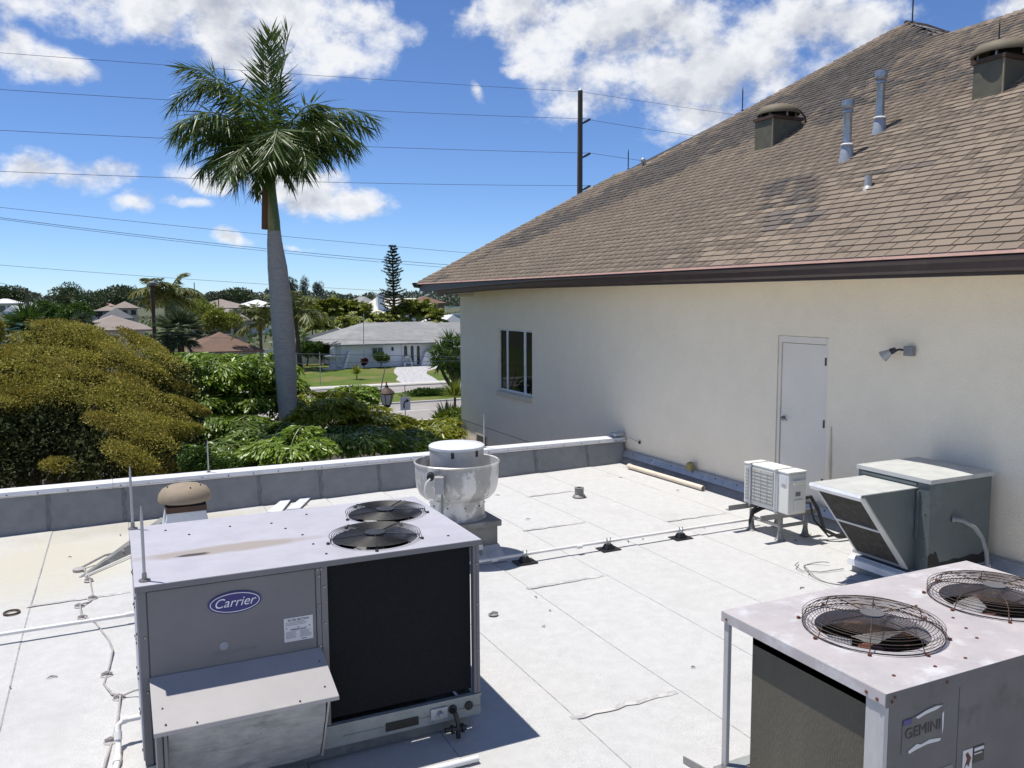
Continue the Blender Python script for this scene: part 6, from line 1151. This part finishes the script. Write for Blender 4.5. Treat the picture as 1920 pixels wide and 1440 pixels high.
# casuarinas and larger trees beyond the houses
for i, (u, v, y, rx, rz, m, lab) in enumerate(((546, 542, 330, 3.0, 5.0, 'far', 'feathery tree on the skyline right beside the royal palm trunk'), (572, 540, 335, 2.4, 5.2, 'far', 'thin feathery tree on the skyline right of the royal palm'), (598, 545, 340, 2.6, 4.4, 'far', 'third feathery skyline tree right of the royal palm'), (230, 552, 260, 5.2, 2.9, 'dark', 'broad dark tree on the skyline left of the lamp post'), (165, 575, 190, 4.0, 2.6, 'dark', 'dark tree between the roofs left of the tan roof'), (20, 553, 300, 8, 3.0, 'dark', 'dark tree mass on the skyline at the far left'), (205, 560, 240, 5, 2.3, 'dark', 'low dark tree beside the broad skyline tree'), (125, 552, 320, 6, 3.6, 'dark', 'round dark tree on the skyline above the small palm'), (90, 590, 110, 2.2, 1.5, 'shrub', 'green bush below the utility pole'), (140, 592, 105, 2.0, 1.5, 'shrub', 'green bush left of the tan roof'), (415, 557, 300, 7, 2.4, 'far', 'dark tree mass on the skyline left of the royal palm'), (690, 566, 230, 4, 2.4, 'dark', 'dark tree beside the white modern house'), (455, 555, 280, 6, 2.6, 'dark', 'dark skyline tree just left of the royal palm trunk'))):
    bush('background_tree', lab, 'tree', aty(u, v, y), (rx, rx*.8, rz), 2600, .09*rx+.22, LM[m], 'trees between and behind the houses', seed=i, np_=12)
# trees left of the picture, seen only as the dark reflection in the window
for i, (x, y, r) in enumerate(((-9, 36, 3.2), (-14, 46, 3.6), (-6.5, 31, 2.4))): bush('street_tree', ('nearer big', 'farther big', 'small near')[i]+' dark street tree beyond the left edge', 'tree', (x, y, 4.2), (r, r, r*.95), 3500, .4, LM['dark'], 'street trees left of the frame', seed=i)
# low growth between the far gardens
n = 15000; uu = RNG.uniform(-60, 880, n); yy = RNG.uniform(100, 390, n); hx_ = np.sin(uu*.11+yy*.05)+np.sin(uu*.047-yy*.09)+np.sin(yy*.23); kp = hx_ > -.2; uu, yy, hx_ = uu[kp], yy[kp], hx_[kp]
Pg = np.stack([aty(a, 600, c_) for a, c_ in zip(uu, yy)]); Pg[:, 2] = RNG.random(len(uu))*np.clip(.4+1.1*(hx_+.2), .3, 2.6); kp = ~((Pg[:, 1] < 126) & (Pg[:, 0] > 15)); Pg = Pg[kp]
leaves('low_growth', Pg, rnd(len(Pg))+np.array((0, -.2, .6)), RNG.uniform(.5, 1.1, len(Pg)), RNG.uniform(.3, .7, len(Pg)), LM['shrub'], kind='stuff', label='low green growth filling the far gardens', cat='shrubs')
# distant wood along the horizon: one mass
n = 44000; uu = RNG.uniform(-300, 1000, n); pk = 550+4.0*np.sin(uu*.021)+3.0*np.sin(uu*.067+1)+2.0*np.sin(uu*.17)+1.2*np.sin(uu*.41)+np.where(uu > 380, -1.5, 0); f_ = RNG.random(n)**.8; vv = pk+(575-pk)*f_
yy = RNG.uniform(400, 470, n); Pd = np.stack([aty(a, b_, c_) for a, b_, c_ in zip(uu, vv, yy)]); Pd[:, 2] = np.maximum(Pd[:, 2], .3)
leaves('distant_wood', Pd, rnd(n)+np.array((0, -.3, .5)), RNG.uniform(.7, 1.6, n), RNG.uniform(.5, 1.1, n), LM['far'], kind='stuff', label='dark belt of distant trees along the horizon', cat='trees')

# ================================================================== far houses
def fh(label, u0, u1, vr, ve, y, wm, rm, depth=10, name='house', wins=2, **k):
    x0, x1 = aty(u0, ve, y)[0], aty(u1, ve, y)[0]; e = max(2.2, aty((u0+u1)/2, ve, y)[2]); r = aty((u0+u1)/2, vr, y+depth/2)[2]; r = max(r, e+.8)
    W = [(x0+(x1-x0)*(i+.6)/(wins+.4)-.5, x0+(x1-x0)*(i+.6)/(wins+.4)+.6, e-1.7, e-.5) for i in range(wins)]
    return house(name, label, x0+.5, x1-.5, y, y+depth, e, r, wm, rm, W, **k)
fh('house with long pinkish tan roof just over the golden tree', 138, 283, 592, 617, 75, CRM, TANR, 12, wins=3, hip=2.5)
fh('house with reddish brown roof left of the royal palm trunk', 350, 492, 621, 657, 80, BRNW, BRNR, 12, wins=2)
fh('house with wide brown hip roof left of the royal palm, farther back', 366, 475, 561, 577, 190, TANW, TANR, 14, wins=4)
fh('tan house with pale trellis in front of the yellow bushes', 408, 470, 579, 600, 110, TANW, TANR, 9, wins=2)
fh('house with bright white roof just left of the royal palm trunk', 448, 530, 562, 575, 200, WHITE, WHR, 12, wins=3)
fh('house with dark grey roof left of the coconut palm', 188, 250, 577, 596, 120, TANW, DGR, 9, wins=1)
fh('house with pink tile roof in the row left of the lamp post', 175, 215, 563, 573, 235, CRM, PINKR, 12, wins=2)
fh('house with beige roof right of the pink tile roof', 208, 262, 565, 577, 215, CRM, TANR, 12, wins=3)
fh('dark screened house below the pink tile roof', 178, 226, 573, 582, 180, SCREEN, TANR, 9, wins=1)
fh('house with grey roof right of the utility pole', 58, 88, 569, 584, 165, TANW, GREYR, 9, wins=2)
fh('house with grey brown roof behind the utility pole', 34, 70, 566, 578, 200, TANW, GREYR, 10, wins=1)
fh('small teal house with white roof at the far left', 8, 35, 574, 583, 150, TEAL, WHR, 8, wins=1, hip=.3)
fh('two storey white roofed house cut by the left edge', -25, 33, 560, 568, 185, WHITE, WHR, 12, wins=3)
fh('white roofed house between the dark trees', 133, 182, 560, 570, 260, WHITE, WHR, 10, wins=2)
fh('grey roofed house behind the areca palms', 668, 712, 556, 572, 220, WHITE, GREYR, 12, wins=2)
fh('white modern house with steep pale roof and chimney behind the palms', 698, 815, 559, 588, 175, WHITE, mat('pale_cream_roof', (.72, .68, .58), rough=.6), 12, wins=3, hip=2.5, chimney=(aty(703, 570, 181)[0], 177, 1.5, aty(703, 553, 178)[2]))
fh('house with brown roof right behind the tall pine', 776, 836, 555, 568, 270, BRNW, BRNR, 12, wins=2)
fh('white house wall and roof between the canal and the stucco building', 826, 872, 589, 606, 125, WHITE, WHR, 9, wins=1, hip=.5)
sheet('canal_water', [(110, 330), (330, 330), (380, 398), (130, 398)], mat('canal_water', (.05, .10, .13), (.04, .085, .115), rough=.12, bump=.1, bscale=.8), .05)
c = aty(850, 572, 340); bo = thing('boat', 'small white boat with awning moored on the canal', 'boat', (c[0], 340, 0)); x = c[0]
b = MB(); b.hexa([(x-4.5, 339, .1), (x+4.5, 339, .1), (x+4.5, 342, .1), (x-4.5, 342, .1), (x-5, 338.5, 1.3), (x+5.6, 338.5, 1.6), (x+5.6, 342.5, 1.6), (x-5, 342.5, 1.3)]); b.build('hull', WHITE, bo)
b = MB(); b.box((x-4, 338.6, 4.2), (x+4, 342.2, 4.5)); b.build('awning', mat('turquoise_awning', (.35, .55, .55), rough=.7), bo)
for s_ in (-3.8, 3.6): b = MB(); b.box((x+s_, 340, 1.3), (x+s_+.15, 340.2, 4.199)); b.build('post', M['white'], bo)

# ================================================================== poles and wires
UW = mat('weathered_pole_wood', (.115, .095, .075), (.085, .07, .056), scale=4, rough=.95, stretch=(1, 1, .1)); WIRE = mat('wire', (.075, .085, .10), rough=.6)
YU = 50; t0 = aty(1088, 170, YU); up_ = thing('utility_pole', 'tall wooden power pole with three side arms behind the brown roof', 'pole', (t0[0], YU, 0))
b = MB(); b.tube([(t0[0]-.05, YU, 0), tuple(t0)], [.24, .165], 14); b.build('shaft', UW, up_, smooth=60); b = MB(); b.lathe([(.17, 0), (.12, .08), (.03, .2), (.001, .25)], t0, 10); b.build('cap', M['sticker'], up_)
arms = []
for v in (232, 296, 357):
    a = aty(1091, v, YU); e = aty(1107, v-9, YU); b = MB(); b.tube([tuple(a), tuple(e)], [.06, .045], 8)
    for k in range(4): q = a+(e-a)*(.35+.17*k); b.cyl(tuple(q), tuple(q+(e-a)*.06), .085, n=10)
    b.build('arm_insulator', M['dark_metal'], up_, smooth=40); arms.append(e)
def wire(label, pts, y, r=.016, ye=None):
    P = []; n_ = len(pts)
    for i, (u, v) in enumerate(pts): P.append(aty(u, v, y if ye is None else y+(ye-y)*i/(n_-1)))
    P = np.array(P); 
    if n_ == 3:   # hang through three points
        tt = np.linspace(0, 1, 17)[:, None]; tm = (P[1]-P[0])[:2]@(P[2]-P[0])[:2]/((P[2]-P[0])[:2]@(P[2]-P[0])[:2]); mid = P[0]+(P[2]-P[0])*tm; sag = (P[1]-mid)/(tm*(1-tm)); P = P[0]+(P[2]-P[0])*tt+sag*tt*(1-tt)
    b = MB(); b.tube(P, r*.8, 5); return b.build('power_line', WIRE, loc=P[0], smooth=60, label=label, cat='wire', group='overhead wires')
wire('topmost power line, tied to the top of the tall wooden pole', [(-400, 68), (300, 121), (1085, 172)], YU, .014); wire('power line from the pole top running right behind the roof', [(1090, 172), (1220, 192), (1500, 232)], YU, .014)
wire('second power line from the top, ending at the upper arm', [(-400, 140), (345, 189), (1107, 223)], YU); wire('power line right of the upper arm', [(1108, 225), (1220, 243), (1400, 266)], YU)
wire('third power line from the top, ending at the middle arm', [(-400, 222), (345, 261), (1107, 287)], YU); wire('power line right of the middle arm', [(1108, 287), (1160, 295), (1300, 313)], YU)
wire('fourth power line from the top, ending at the lowest arm', [(-400, 303), (345, 334), (1107, 348)], YU); wire('fifth line from the top, passing under the small clouds', [(-400, 344), (500, 440), (1000, 484)], YU, .014)
wire('upper line of the close pair in the lower sky', [(-400, 352), (400, 456), (1000, 507)], YU, .017); wire('lower line of the close pair in the lower sky', [(-400, 354), (400, 460), (1000, 513)], YU, .014)
wire('lowest long line just above the distant trees', [(-400, 462), (500, 533), (1000, 557)], YU, .012)
wire('black cable crossing low in front of the white house windows', [(300, 659), (545, 663), (900, 670)], 58, .026); wire('thick dark cable just above the lawn by the white house', [(500, 683), (650, 680), (900, 676)], 62, .024); wire('thin cable along the white house roof', [(330, 632), (630, 637), (900, 640)], 62, .014)
pb = aty(50, 540, 85); sp = thing('utility_pole', 'short wooden utility pole standing among the far left houses', 'pole', (pb[0], 85, 0)); b = MB(); b.tube([(pb[0], 85, 0), tuple(pb)], [.17, .13], 10); b.build('shaft', UW, sp, smooth=60)
wire('upper service wire going left from the short pole', [(-60, 515), (49, 543)], 85, .025); wire('lower service wire going left from the short pole', [(-60, 520), (49, 549)], 85, .02)
YLp = 44; lt = aty(285, 532, YLp); ll_ = thing('parking_lamp', 'dark lamp post with flat round head in front of the coconut palm', 'lamp', (lt[0], YLp, 0)); b = MB(); b.tube([(lt[0], YLp, 0), tuple(lt)], [.11, .085], 10); b.build('post', M['brownband'], ll_, smooth=60)
b = MB(); b.lathe([(.001, -.10), (.2, -.1), (.24, -.04), (.22, .06), (.1, .11), (.001, .12)], (lt[0], lt[1], lt[2]+.0), 16); b.build('head', M['curb'], ll_, smooth=40)
for (u, v, y, lab) in ((409, 548, 190, 'thin pole in front of the wide brown hip roof'), (364, 530, 420, 'thin radio mast on the skyline')):
    e = aty(u, v, y); b = MB(); b.tube([(e[0], y, 0), tuple(e)], .12 if y < 300 else .22, 6); b.build('thin_pole', UW, loc=(e[0], y, 0), label=lab, cat='pole')
